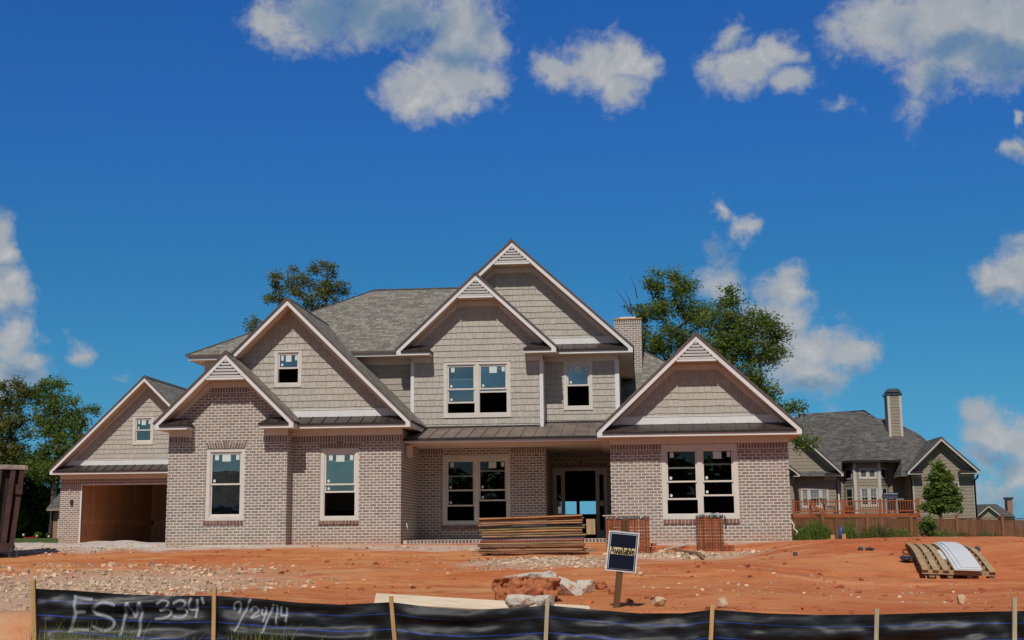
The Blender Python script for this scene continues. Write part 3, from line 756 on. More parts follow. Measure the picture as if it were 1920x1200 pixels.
mb=MB(); mb.tube([Rr[0],Rr[1]],.05,6); mb.tube([E[0],Rr[0]],.035,6); mb.build('ridge_cap',M['roof_cap'],ro)
mb=MB(); mb.box(e0-o-.01,ux0+.0,38.185,38.199,zt-.055,zt+.01); mb.build('drip_edge',M['drip'],ro)
# roof over the rooms behind the right wing
P1=W(1202,656,47.6); hl=4.6
Pd=P1+Vector((hl,-hl,-.67*hl)); xw=WX(1060,700,45)
mb=MB(); mb.poly([(xw,Pd.y,Pd.z),tuple(Pd),tuple(P1),(xw,P1.y,P1.z)]); mb.poly([tuple(Pd),(Pd.x,P1.y+9,Pd.z),(P1.x,P1.y+6,P1.z),tuple(P1)])
ro=mb.build('roof',M['roof'],P); mb=MB(); mb.tube([P1,Pd],.04,6); mb.build('ridge_cap',M['roof_cap'],ro)
mb=MB(); mb.poly([(rxr,46,-.6),(rxr,54,-.6),(rxr,54,Pd.z),(rxr,46,Pd.z)]); mb.poly([(lx0,54,-.6),(lx0,54,ze_m),(-3.2,54,ze_m),(-3.2,54,-.6)]); mb.poly([(.6,54,-.6),(.6,54,ze_m-1.2),(rxr,54,ze_m-1.2),(rxr,54,-.6)]); mb.poly([(-3.2,54,2.9),(-3.2,54,ze_m),(.6,54,ze_m),(.6,54,2.9)]);
mb.poly([(GA['xl'],46,-.6),(GA['xl'],46,2.6),(lx0,46,2.6),(lx0,46,-.6)][::-1]); mb.build('brick_wall',M['brick'],P)
# ---------------------------------------------------------------- chimney
c=rect(1152,599,1203,662,46.2)
ch=MB(); ch.box(c[0],c[1],46.2,47.3,c[2]-2,c[3]); cho=ch.build('chimney',M['brick_up'],P)
mb=MB(); mb.box(c[0]-.004,c[1]+.004,46.195,46.25,c[3]-.17,c[3]-.005); mb.build('soldier_course',M['soldier'],cho)
mb=MB(); mb.box(c[0]-.02,c[1]+.02,46.17,47.3,c[3],c[3]+.045); mb.build('chimney_cap',simple('raw_lumber_cap',(.42,.23,.07),.8,.2,8),cho)
mb=MB(); mb.box(c[0]+.2,c[1]-.2,46.3,47.1,c[3]+.045,c[3]+.11); mb.build('chimney_cap',M['white'],cho)
# ---------------------------------------------------------------- porch
Yf=36.45
pzb=(WZ(790,831.5,Yf)+WZ(1112,825,Yf))/2; pzt=pzb+.125
px0=wxr2+.02; px1=rxl+.5
mb=MB(); mb.box(px0,px1,Yf,Yf+.04,pzb,pzt); mb.build('fascia',M['white'],P)
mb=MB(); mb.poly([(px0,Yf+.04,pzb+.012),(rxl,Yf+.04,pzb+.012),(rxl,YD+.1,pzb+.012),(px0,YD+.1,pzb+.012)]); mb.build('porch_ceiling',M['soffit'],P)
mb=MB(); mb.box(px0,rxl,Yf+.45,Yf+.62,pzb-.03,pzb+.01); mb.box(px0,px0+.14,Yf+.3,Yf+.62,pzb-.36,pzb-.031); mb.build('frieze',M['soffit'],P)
sl=(zpr-pzt-.01)/(YU2-(Yf-.05)); zz=lambda y: pzt+.012+sl*(y-(Yf-.05))
mb=MB(); mb.poly([(px0-.2,Yf-.05,zz(Yf-.05)),(px1,Yf-.05,zz(Yf-.05)),(px1,YU1+.05,zz(YU1+.05)),(px0-.2,YU1+.05,zz(YU1+.05))])
x=px0+.32
nv=Vector((0,-sl,1)).normalized()
while x<px1:
    a=Vector((x,Yf-.05,zz(Yf-.05))); yb_=YU2 if x<ux1 else YU1; b=Vector((x,yb_,zz(yb_)))
    mb.obox((a+b)/2+nv*.013,(.010,0,0),(b-a)/2,nv*.014); x+=.375
po=mb.build('porch_roof',M['pmetal'],P)
mb=MB(); mb.box(px0-.1,px1,Yf-.055,Yf-.01,pzt-.06,pzt+.004); mb.build('drip_edge',M['black'],po)
mb=MB(); mb.box(ux0,ux1,YU2-.04,YU2-.005,zz(YU2)-.02,zz(YU2)+.045); mb.box(ux1,vx1,YU1-.04,YU1-.005,zz(YU1)-.02,zz(YU1)+.045); mb.build('flashing',M['black'],po)
# porch back wall with its window, recess and front door
wp=rect(829.5,854,957,985,YP)
xrec=WX(1023.5,900,YP)
wall(P,'brick_wall',[(wxr2,-.6),(xrec,-.6),(xrec,pzb+.05),(wxr2,pzb+.05)],[wp],YP,M['brick'])
soldier(P,wxr2,wp[0],pzb-.205,pzb-.002,YP); soldier(P,wp[1],xrec,pzb-.205,pzb-.002,YP)
window(P,wp,YP,2,(.46,.62),('clear','clear'),tw=.115)
brick_sill(P,wp[0]-.02,wp[1]+.02,wp[2]-.115,wp[2]-.002,YP)
sidewall(P,'brick_wall',xrec,YP,YD,-.6,pzb+.05,M['brick'])
dr=rect(1037,877.5,1139,1014,YD); dr=(dr[0],dr[1],.06,dr[3])
wall(P,'brick_wall',[(xrec,-.6),(rxl,-.6),(rxl,pzb+.05),(xrec,pzb+.05)],[dr],YD,M['brick'])
soldier(P,xrec,rxl,pzb-.205,pzb-.002,YD)
arch(P,dr[0]+.02,dr[1]-.02,dr[3]+.005,dr[3]+.17,YD,6)
# door frame with sidelights
dx=[WX(v,940,YD) for v in (1037,1044,1052.5,1059.4,1117,1124,1132.5,1139)]
mb=MB(); z0=.06; z1=dr[3]
mb.box(dx[0],dx[1],YD+.03,YD+.16,z0,z1); mb.box(dx[2],dx[3],YD+.03,YD+.16,z0,z1-.09); mb.box(dx[4],dx[5],YD+.03,YD+.16,z0,z1-.09); mb.box(dx[6],dx[7],YD+.03,YD+.16,z0,z1)
mb.box(dx[1],dx[6],YD+.03,YD+.16,z1-.09,z1)
fo=mb.build('door_frame',M['cream'],P)
for (a,b) in ((dx[1],dx[2]),(dx[5],dx[6])):
    s=MB(); s.box(a,b,YD+.05,YD+.12,z0,z0+.28); s.build('kick_panel',M['cream'],fo); s=MB(); s.box(a,b,YD+.05,YD+.12,z1-.22,z1-.09); s.build('head_rail',M['cream'],fo)
    s=MB(); s.poly([(a,YD+.09,z0+.28),(b,YD+.09,z0+.28),(b,YD+.09,z1-.22),(a,YD+.09,z1-.22)]); s.build('pane',M['clear'],fo)
    s=MB(); s.box(a+.02,b-.02,YD+.075,YD+.08,1.1,1.28); s.build('sticker',M['sticker'],fo)
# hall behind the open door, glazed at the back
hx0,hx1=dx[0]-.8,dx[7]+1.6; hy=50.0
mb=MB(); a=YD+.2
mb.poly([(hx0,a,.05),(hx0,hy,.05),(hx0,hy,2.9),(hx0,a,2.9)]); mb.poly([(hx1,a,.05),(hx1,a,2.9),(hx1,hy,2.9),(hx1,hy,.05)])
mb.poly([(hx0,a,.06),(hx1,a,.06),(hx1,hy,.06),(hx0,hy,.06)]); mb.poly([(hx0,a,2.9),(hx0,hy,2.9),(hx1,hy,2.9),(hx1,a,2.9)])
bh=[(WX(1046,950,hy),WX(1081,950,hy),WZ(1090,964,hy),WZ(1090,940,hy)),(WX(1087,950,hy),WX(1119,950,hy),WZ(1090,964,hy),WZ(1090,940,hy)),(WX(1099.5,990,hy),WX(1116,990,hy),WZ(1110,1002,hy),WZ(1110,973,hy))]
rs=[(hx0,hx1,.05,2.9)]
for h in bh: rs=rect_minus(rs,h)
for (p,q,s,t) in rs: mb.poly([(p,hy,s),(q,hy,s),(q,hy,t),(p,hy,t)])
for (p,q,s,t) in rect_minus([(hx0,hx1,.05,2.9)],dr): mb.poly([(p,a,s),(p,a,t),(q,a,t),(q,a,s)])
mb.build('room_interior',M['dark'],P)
# porch floor slab with a rowlock brick edge
fz=(WZ(800,1014,36.3)+WZ(1100,1008,36.3))/2
mb=MB(); mb.box(px0-.01,rxl,36.36,YD+.2,-.5,fz-.008); so=mb.build('porch_floor',M['concrete'],P)
mb=MB(); mb.box(px0+.1,rxl,36.30,36.358,fz-.10,fz-.004); mb.box(px0+.1,rxl,36.28,36.358,-.5,fz-.1); mb.build('floor_edge',M['mortar'],so)
mb=MB(); x=px0+.12
while x<rxl-.05: mb.box(x,x+.072,36.285,36.355,fz-.088,fz-.01); x+=.098
mb.build('edge_brick',M['arch_brick'],so)
# ---------------------------------------------------------------- garage, set far back
Yg=49.45
ze=(WZ(93,890,Yg)+WZ(315,887,Yg))/2
GG=gable(P,WX(93,888,Yg),WX(437,885,Yg),ze,WZ(265,706.5,Yg),Yg,YG,60,WX(112,950,YG),WX(420,950,YG),ret='full',pent_h=.24)
gx0,gx1=WX(111.5,960,YG),WX(425,960,YG)
gh=(WX(152,960,YG),WX(402,960,YG),-.35,WZ(230,909,YG))
wall(P,'brick_wall',[(gx0,-.6),(gx1,-.6),(gx1,GG['ze']+.03),(gx0,GG['ze']+.03)],[gh],YG,M['brick'])
soldier(P,gx0,gx1,GG['ze']-.375,GG['ze']-.172,YG)
wg=rect(249.5,780,288,833,YG)
poly=clear_below(under(GG,GG['xl'],GG['xr'],GG['ze']),GG['z2']-.05)
shakes(P,poly,[wg],YG,'shake',seed=23)
window(P,wg,YG,1,(0,),('lowe','lowe'),proud=True,tw=.09,depth=1.5,mx=.1,mz=.1)
mb=MB(); mb.poly([(gx0,YG,-.6),(gx0,YG,GG['ze']+.03),(gx0,58.5,GG['ze']+.03),(gx0,58.5,-.6)]); mb.poly([(gx1,YG,-.6),(gx1,58.5,-.6),(gx1,58.5,GG['ze']+.03),(gx1,YG,GG['ze']+.03)]); mb.poly([(gx0,58.5,-.6),(gx0,58.5,2.5),(gx1,58.5,2.5),(gx1,58.5,-.6)]); mb.build('brick_wall',M['brick'],P)
mb=MB(); mb.box(gh[0]-.05,gh[0]+.005,YG-.012,YG+.03,-.35,gh[3]+.05); mb.box(gh[0]+.005,gh[1],YG-.012,YG+.03,gh[3],gh[3]+.05); mb.build('garage_door_frame',M['white'],P)
ix0,ix1,iy0,iy1,iz0,iz1=gh[0]-.02,gh[1]+.4,YG+.165,57.6,-.35,GG['ze']-.05
mb=MB()
mb.poly([(ix0,iy0,iz0),(ix0,iy1,iz0),(ix0,iy1,iz1),(ix0,iy0,iz1)]); mb.poly([(ix1,iy0,iz0),(ix1,iy0,iz1),(ix1,iy1,iz1),(ix1,iy1,iz0)])
mb.poly([(ix0,iy1,iz0),(ix1,iy1,iz0),(ix1,iy1,iz1),(ix0,iy1,iz1)]); mb.poly([(ix0,iy0,iz1),(ix0,iy1,iz1),(ix1,iy1,iz1),(ix1,iy0,iz1)])
mb.poly([(ix0,iy0,iz0),(ix1,iy0,iz0),(ix1,iy1,iz0),(ix0,iy1,iz0)])
gi=mb.build('garage_interior',M['drywall'],P)
mb=MB()   # taped joints and screw dabs on the bare drywall
e=.004; zm=iz0+1.22
mb.box(ix0,ix0+e,iy0,iy1,zm-.09,zm+.09); mb.box(ix0,ix1,iy1-e,iy1,zm-.09,zm+.09); mb.box(ix0+e*2,ix0+.12,iy1-e,iy1,iz0,iz1)
for k,yy in enumerate((51.2,53.2,55.6)):
    a,b=(iz0,zm-.09) if k%2 else (zm+.09,iz1); mb.box(ix0,ix0+e,yy-.09,yy+.09,a,b)
for k,xx in enumerate((ix0+1.3,ix0+2.2,ix0+3.3,ix0+4.0)):
    a,b=(iz0,zm-.09) if k%2 else (zm+.09,iz1); mb.box(xx-.09,xx+.09,iy1-e,iy1,a,b)
rd=random.Random(2)
for k in range(60):
    zz_=rd.choice([iz0+.3,iz0+.75,zm+.35,zm+.7])+rd.uniform(-.05,.05)
    if k%2: yy=iy0+.4*int(rd.uniform(1,17)); mb.box(ix0,ix0+e,yy-.02,yy+.03,zz_-.06,zz_+.05)
    else: xx=ix0+.4*int(rd.uniform(1,12)); mb.box(xx-.02,xx+.025,iy1-e,iy1,zz_-.06,zz_+.05)
mb.build('joint_tape',M['tape'],gi)
# loose cable ends poking out of the brick
mb=MB(); a=W(756,985,36.4); x=wxr2+.01
mb.tube([(x,36.7,a.z+.06),(x+.06,36.66,a.z+.05),(x+.07,36.62,a.z-.03),(x+.10,36.6,a.z-.10)],.012,5); mb.build('cable_end',M['pvc'],P)
mb=MB(); p=W(1487,975,YR)
mb.tube([(rxr-.01,YR+.02,p.z),(rxr+.06,YR-.02,p.z-.12),(rxr+.05,YR-.03,p.z-.22),(rxr+.14,YR-.05,p.z-.30),(rxr+.10,YR-.06,p.z-.38)],.015,5); mb.build('cable_end',M['pvc'],P)
mb=MB(); p=W(1493,855,YR+1.0); 
mb.tube([(rxr-.01,YR+1.0,p.z+.1),(rxr+.07,YR+.95,p.z+.06),(rxr+.10,YR+.92,p.z-.06)],.012,5); mb.build('cable_end',M['pvc'],P)
mb=MB(); p=W(133,919,YG)
mb.tube([(p.x,YG,p.z+.10),(p.x-.02,YG-.06,p.z),(p.x-.06,YG-.07,p.z-.10)],.014,5); mb.build('cable_end',M['pvc'],P)
mb=MB(); p=W(135,942,YG); mb.box(p.x-.05,p.x+.05,YG-.08,YG+.01,p.z-.1,p.z+.1); mb.build('outlet_box',M['black'],P)
# ================================================================== GROUND
def fbm(x,y,s,o=4,seed=0.0):
    return noise.fractal(Vector((x*s+seed,y*s-seed,seed*.37)),1.0,2.0,o)
BASEP=[(15,-.90),(16,-.91),(20,-.85),(25,-.68),(31,-.46),(35,-.31),(36,-.275),(40,-.245),(48,-.25),(60,-.30),(70,-.9),(90,-1.1),(6000,-1.3)]
RIGHTP=[(15,-.95),(18,-.95),(22,-.95),(24.2,-.90),(25.6,-.62),(27.6,-.26),(30,-.205),(36,-.225),(45,-.6),(60,-1.0),(90,-1.2),(6000,-1.3)]
def interp(P_,y):
    if y<=P_[0][0]: return P_[0][1]
    for (a,b) in zip(P_,P_[1:]):
        if y<=b[0]:
            t=(y-a[0])/(b[0]-a[0]); return a[1]+(b[1]-a[1])*t
    return P_[-1][1]
def sst(a,b,x):
    t=max(0,min(1,(x-a)/(b-a))); return t*t*(3-2*t)
YS=14.6
def ground_z(x,y,fine=True):
    r=sst(1.6,4.6,x*(27/max(y,15)))
    z=(1-r)*interp(BASEP,y)+r*interp(RIGHTP,y)
    z-=.06*sst(7.4,9.5,x)*sst(22,27,y)*(1-sst(40,60,y))
    # fill is dumped against the silt fence; the verge in front lies lower
    f=sst(YS+.10,YS+.75,y)
    z=-1.42*(1-f)+z*f
    if y<13: z=-1.42-.10*sst(13,8,y)
    # driveway dips towards the garage
    z-=.30*sst(43,49.5,y)*(1-sst(60,64,y))*sst(-26.5,-23.6,x)*(1-sst(-16,-14,x))
    z+=.27*sst(51,58,y)*(1-sst(90,140,y))*sst(-19,-23,x)
    if fine and y>YS+.3 and y<70:
        k=min(1,(y-YS-.3)/1.0)*(1-sst(40,60,y)*.7)
        h=.045*fbm(x*.6,y,.55,4,3.1)+.016*fbm(x,y,2.3,4,9.7)
        h+=.030*max(0,fbm(x*.55,y,1.1,5,21.3)-.1)
        for (y0,am,ph) in ((22.0,.5,0.3),(23.7,.5,0.3),(29.2,.35,1.7),(30.8,.35,1.7)):
            dy=y-(y0+am*math.sin(x*.35+ph)+.04*x); h-=.038*math.exp(-(dy/.17)**2)*(.5+.9*max(0,fbm(x,y,.4,2,7.7)+.35)); h+=.020*math.exp(-((abs(dy)-.30)/.12)**2)
        h+=.11*max(0,fbm(x,y,.28,3,40.1))
        near=1-sst(33,35,y)*(1-sst(50,55,y))*.7*sst(-12.5,-10.5,x)
        if x<-10: h+=.10*max(0,fbm(x,y,.7,3,60.3)+.15)*sst(-10,-12,x)*sst(29,32,y)*(1-sst(39,42,y))
        z+=k*h*near
    return z+CAMZ
def axis(a,b,step,lo,hi):
    v=list(np.arange(a,b+1e-6,step)); s=step
    while v[-1]<hi: s*=1.25; v.append(v[-1]+s)
    s=step; w=[]; c=a
    while c>lo: s*=1.25; c-=s; w.append(c)
    return w[::-1]+v
gx=axis(-17,11,.13,-2500,2500); gy=axis(14.2,45,.11,-300,4000)
def mat_ground():
    m,nt,b=mat_new('red_clay_ground'); geo=nn(nt,'ShaderNodeNewGeometry'); p=geo.outputs['Position']
    sp=nn(nt,'ShaderNodeSeparateXYZ'); lk(nt,p,sp.inputs[0]); X,Y_,Z_=sp.outputs
    st=vmath(nt,'MULTIPLY',p,(.55,1,1)).outputs[0]
    n1=noise_n(nt,st,.45,5,.6,.3); n2=noise_n(nt,st,2.2,5,.65,.4); n3=noise_n(nt,p,12,5,.65); n4=noise_n(nt,p,55,3,.6)
    c=mixc(nt,mrange(nt,n1,.32,.68),(.48,.142,.046),(.56,.235,.090))
    c=mixc(nt,math_(nt,'MULTIPLY',mrange(nt,n2,.50,.72),.85),c,(.36,.092,.034))
    ns=noise_n(nt,vmath(nt,'MULTIPLY',p,(.16,1.1,1)).outputs[0],1.3,4,.6,.6)
    c=mixc(nt,math_(nt,'MULTIPLY',mrange(nt,ns,.54,.70),.7),c,(.60,.34,.16))
    c=mixc(nt,math_(nt,'MULTIPLY',mrange(nt,n2,.30,.46,1,0),.55),c,(.58,.31,.14))
    c=mixc(nt,math_(nt,'MULTIPLY',mrange(nt,n3,.56,.72),.6),c,(.30,.085,.035))
    c=mixc(nt,math_(nt,'MULTIPLY',mrange(nt,n4,.60,.72),.55),c,(.60,.40,.26))
    c=mixc(nt,1.0,c,mixc(nt,mrange(nt,math_(nt,'ADD',X,math_(nt,'MULTIPLY_ADD',n1,4,-2)),-3,4),(1,1,1),(.97,.86,.90)),'MULTIPLY')   # redder clay towards the right
    def patch(cx,cy,rx,ry,col,amt,edge=.5,rot=0.0):
        nonlocal c
        l=vmath(nt,'MULTIPLY_ADD',p,(1/rx,1/ry,0),(-cx/rx,-cy/ry,0)).outputs[0]
        L=vmath(nt,'LENGTH',l).outputs['Value']
        L=math_(nt,'ADD',L,math_(nt,'ADD',math_(nt,'MULTIPLY_ADD',n2,1.1,-.55),math_(nt,'MULTIPLY_ADD',n3,.7,-.35)))
        c=mixc(nt,mrange(nt,L,1-edge,1+edge,amt,0),c,mixc(nt,mrange(nt,n3,.3,.7),tuple(x*.80 for x in col),tuple(x*1.12 for x in col)))
    pale=(.56,.50,.44); stone=(.50,.40,.30)
    w=W(200,1030,36); patch(w.x+3,34.9,8.5,.75,pale,.8)          # mortar dust along the wall foot
    patch(-13.0,35.2,2.6,2.6,pale,.85); patch(-16.0,39,7,6,pale,.8)
    patch(W(240,1085,23).x,22.5,2.8,2.4,stone,.6,.7); patch(W(20,1120,18).x,18.5,2.2,3.6,stone,.7,.7)
    patch(W(800,1030,33).x,33.6,2.2,1.3,pale,.6); patch(W(1020,1052,28).x,27.0,1.5,1.6,(.55,.46,.36),.85); patch(W(1280,1045,30).x,29.3,1.6,1.3,(.55,.45,.34),.75)
    patch(W(1310,1018,34).x,34.2,2.4,.7,pale,.75)
    patch(W(690,1005,34).x,34.3,3.0,.8,(.58,.44,.32),.6)
    # lawn and verge
    def band(v,a,b_): return mrange(nt,v,a,b_)
    gn=noise_n(nt,p,3,5,.7); green=mixc(nt,gn,(.045,.085,.018),(.10,.13,.04))
    far=band(math_(nt,'ADD',Y_,math_(nt,'MULTIPLY',n2,3)),53,55)
    c=mixc(nt,far,c,green)
    fr=mrange(nt,math_(nt,'ADD',Y_,math_(nt,'MULTIPLY',n3,.3)),14.3,14.7,1,0)
    c=mixc(nt,fr,c,mixc(nt,gn,(.10,.10,.04),(.22,.15,.08)))
    road=mrange(nt,Y_,8.0,8.05,1,0)
    c=mixc(nt,road,c,(.09,.088,.085))
    lk(nt,c,b.inputs['Base Color']); b.inputs['Roughness'].default_value=.97; b.inputs['Specular IOR Level'].default_value=.08
    h=math_(nt,'ADD',math_(nt,'MULTIPLY',n2,.6),math_(nt,'ADD',math_(nt,'MULTIPLY',n3,.5),math_(nt,'MULTIPLY',n4,.22)))
    bump(nt,b,h,.9,.07)
    return m
def build_ground():
    verts=[(x,y,ground_z(x,y)) for y in gy for x in gx]; nx=len(gx)
    faces=[(j*nx+i,j*nx+i+1,(j+1)*nx+i+1,(j+1)*nx+i) for j in range(len(gy)-1) for i in range(nx-1)]
    me=bpy.data.meshes.new('ground'); me.from_pydata(verts,[],faces); me.polygons.foreach_set('use_smooth',[True]*len(faces))
    me.materials.append(mat_ground()); o=bpy.data.objects.new('ground',me); COL.objects.link(o)
    tag(o,'bare red clay building lot with pale dust and gravel patches',None,None,'structure')
build_ground()
def G(px,py,guess=25):
    """where the line of sight through a pixel meets the ground"""
    d=cam_rot @ Vector(((px-960)/F_PX,(600-py)/F_PX,-1)); d=d/d.y
    y=YS+.8; prev=None
    while y<60:
        z=CAMZ+d.z*y; g=ground_z(d.x*y,y)
        if z<=g: return Vector((d.x*y,y,g))
        y+=.04
    return Vector((d.x*guess,guess,ground_z(d.x*guess,guess)))
# ------------------------------------------------------------------ rocks
def rockmesh(name,mat,size,seed,parent=None,flat=.0,sub=4,rough=.28,cuts=7,loc=(0,0,0),rotz=0,tilt=0):
    rd=random.Random(seed); bm=bmesh.new(); bmesh.ops.create_icosphere(bm,subdivisions=sub,radius=1)
    planes=[(Vector((rd.gauss(0,1),rd.gauss(0,1),rd.gauss(0,.8))).normalized(),rd.uniform(.55,.85)) for _ in range(cuts)]
    if flat: planes.append((Vector((0,0,1)),flat))
    for v in bm.verts:
        for n,d in planes:
            k=v.co.dot(n)-d
            if k>0: v.co-=n*k*.92
        q=v.co*1.0
        v.co*=1+rough*.40*noise.fractal(q*1.3+Vector((seed,0,0)),1,2,3)+rough*.10*noise.fractal(q*6+Vector((0,seed,0)),1,2,3)
        v.co.x*=size[0]; v.co.y*=size[1]; v.co.z*=size[2]
    mt=Matrix.Rotation(rotz,3,'Z')@Matrix.Rotation(tilt,3,'Y'); bmesh.ops.transform(bm,matrix=mt.to_4x4(),verts=bm.verts)
    me=bpy.data.meshes.new(name); bm.to_mesh(me); bm.free(); me.materials.append(mat)
    o=bpy.data.objects.new(name,me); COL.objects.link(o); o.location=loc
    return o
def mat_rubble(name,clayamt,axis=None):
    m,nt,b=mat_new(name); p=objn(nt); n=noise_n(nt,p,3.2,5,.65,.3); n2=noise_n(nt,p,17,5,.7); n3=noise_n(nt,p,60,3,.6)
    c=mixc(nt,mrange(nt,n2,.3,.7),(.46,.40,.32),(.60,.54,.45))
    c=mixc(nt,mrange(nt,n3,.60,.72,0,.5),c,(.25,.21,.18))
    cl=mixc(nt,mrange(nt,n2,.35,.65),(.46,.16,.07),(.30,.105,.05))
    cl=mixc(nt,mrange(nt,n3,.58,.70,0,.6),cl,(.52,.36,.22))
    if axis is not None:
        sp=nn(nt,'ShaderNodeSeparateXYZ'); lk(nt,p,sp.inputs[0])
        f=mrange(nt,math_(nt,'ADD',sp.outputs[axis[0]],math_(nt,'MULTIPLY_ADD',n,axis[3],-axis[3]/2)),axis[1],axis[2])
    else: f=mrange(nt,n,.62-clayamt*.5,.72-clayamt*.5)
    c=mixc(nt,f,c,cl)
    lk(nt,c,b.inputs['Base Color']); b.inputs['Roughness'].default_value=.95; b.inputs['Specular IOR Level'].default_value=.1
    bump(nt,b,math_(nt,'ADD',n2,math_(nt,'MULTIPLY',n3,.4)),.7,.03); return m
M['rubble']=mat_rubble('broken_concrete',.12); M['rubble2']=mat_rubble('clay_stained_concrete',.62)
M['slab']=mat_rubble('clay_caked_slab',.5,(2,.175,.145,.06)); M['stone']=simple('field_stone',(.50,.36,.22),.95,.3,9,bumps=.5)
def sit(px,py,lift=0):
    p=G(px,py); return p+Vector((0,0,lift))
def rock(name,label,cat,pxl,pxr,pyt,pyb,mat,seed,group=None,flat=0,tilt=0,rotz=0,depth=.9,rough=.28,cuts=7,sink=.15,Y=None):
    p=G((pxl+pxr)/2,pyb) if Y is None else W((pxl+pxr)/2,pyb,Y)
    s=F_PX/(p.y*.973); w=(pxr-pxl)/s/2; h=(pyb-pyt)/s/2
    o=rockmesh(name,mat,(w*1.15,w*1.15*depth,h*1.2),seed,flat=flat,rotz=rotz,tilt=tilt,rough=rough,cuts=cuts,loc=(p.x,p.y+w*depth*.5,p.z+h*(1-sink)))
    return tag(o,label,cat,group)
# the big tilted slab: a broken piece of footing lying on its edge, clay caked underside towards us
def slab_piece():
    p=G(985,1129); Y=p.y; a=W(926,1092,Y); b=W(1045,1092,Y); t=W(985,1081,Y); bt=W(985,1130,Y)
    w=(b.x-a.x)/2; h=(t.z-bt.z)/2*1.05
    bm=bmesh.new(); bmesh.ops.create_cube(bm,size=2); bmesh.ops.subdivide_edges(bm,edges=bm.edges,cuts=28,use_grid_fill=True)
    for v in bm.verts:
        x,y,z=v.co
        x2=x*w*(1-.10*(z<0)*abs(z)); z2=z*h+ .05*math.sin(x*2.1+.6)-.035*x
        y2=y*.17+ (z*.05)
        q=Vector((x*1.5,y*.7,z*.7))
        d=.10*noise.fractal(q*1.9+Vector((3,1,0)),1,2,5)+.045*noise.fractal(Vector((q.x*7,q.y*5,q.z*3)),1,2,4)
        if abs(x)>.7: z2*=1-.25*(abs(x)-.7)/.3*(.6+.6*noise.noise(q*3))
        if z>.95: d*=.25
        v.co=(x2+d*.6,y2-d*(1.0 if y<0 else .5),z2+d*.35)
    me=bpy.data.meshes.new('concrete_slab'); bm.to_mesh(me); bm.free(); me.materials.append(M['slab'])
    me.polygons.foreach_set('use_smooth',[True]*len(me.polygons))
    o=bpy.data.objects.new('concrete_slab',me); COL.objects.link(o); o.location=((a.x+b.x)/2,Y+.12,(t.z+bt.z)/2)
    tag(o,'large clay-caked concrete slab lying on its edge behind the black silt fence','concrete slab')
slab_piece()
RG='broken concrete lumps on the clay'
rock('concrete_chunk','white flat-topped concrete chunk leaning behind the large clay-caked slab','concrete chunk',992,1046,1066,1092,M['rubble'],5,RG,flat=.45,tilt=-.25,Y=G(1015,1120).y+1.0,depth=.8)
rock('concrete_chunk','pale concrete chunk with overhanging face right of the large slab','concrete chunk',1036,1094,1079,1117,M['rubble'],12,RG,tilt=.35,flat=.5,Y=None)
rock('concrete_chunk','squat tan concrete chunk at the right end of the rubble','concrete chunk',1080,1114,1083,1112,M['rubble'],23,RG,flat=.6)
rock('concrete_chunk','white rounded concrete chunk in front of the large slab','concrete chunk',950,1003,1110,1142,M['rubble'],31,RG,flat=.7,Y=15.1,rough=.2)
rock('concrete_chunk','small white concrete chunk in front of the large slab by the fence stake','concrete chunk',1000,1041,1113,1142,M['rubble'],37,RG,flat=.7,Y=15.05,rough=.2)
rock('stone','tan lump of stone lying on clay right of the sign post','stone',1222,1249,1119,1137,M['stone'],41,'loose stones on the clay')
rock('stone','pale stone lying on clay in front of the pallet','stone',1795,1813,1117,1134,M['stone'],43,'loose stones on the clay')
rock('stone','pale crumbly stone next to a fence stake at centre right','stone',1346,1366,1122,1140,M['stone'],47,'loose stones on the clay')
rock('stone','small rubble heap of tan stone right of the concrete chunks','stone',1116,1140,1088,1106,M['rubble2'],53,'loose stones on the clay',rough=.6)
rock('stone','single grey stone just left of the sign post','stone',1196,1206,1072,1080,M['stone'],57,'loose stones on the clay')
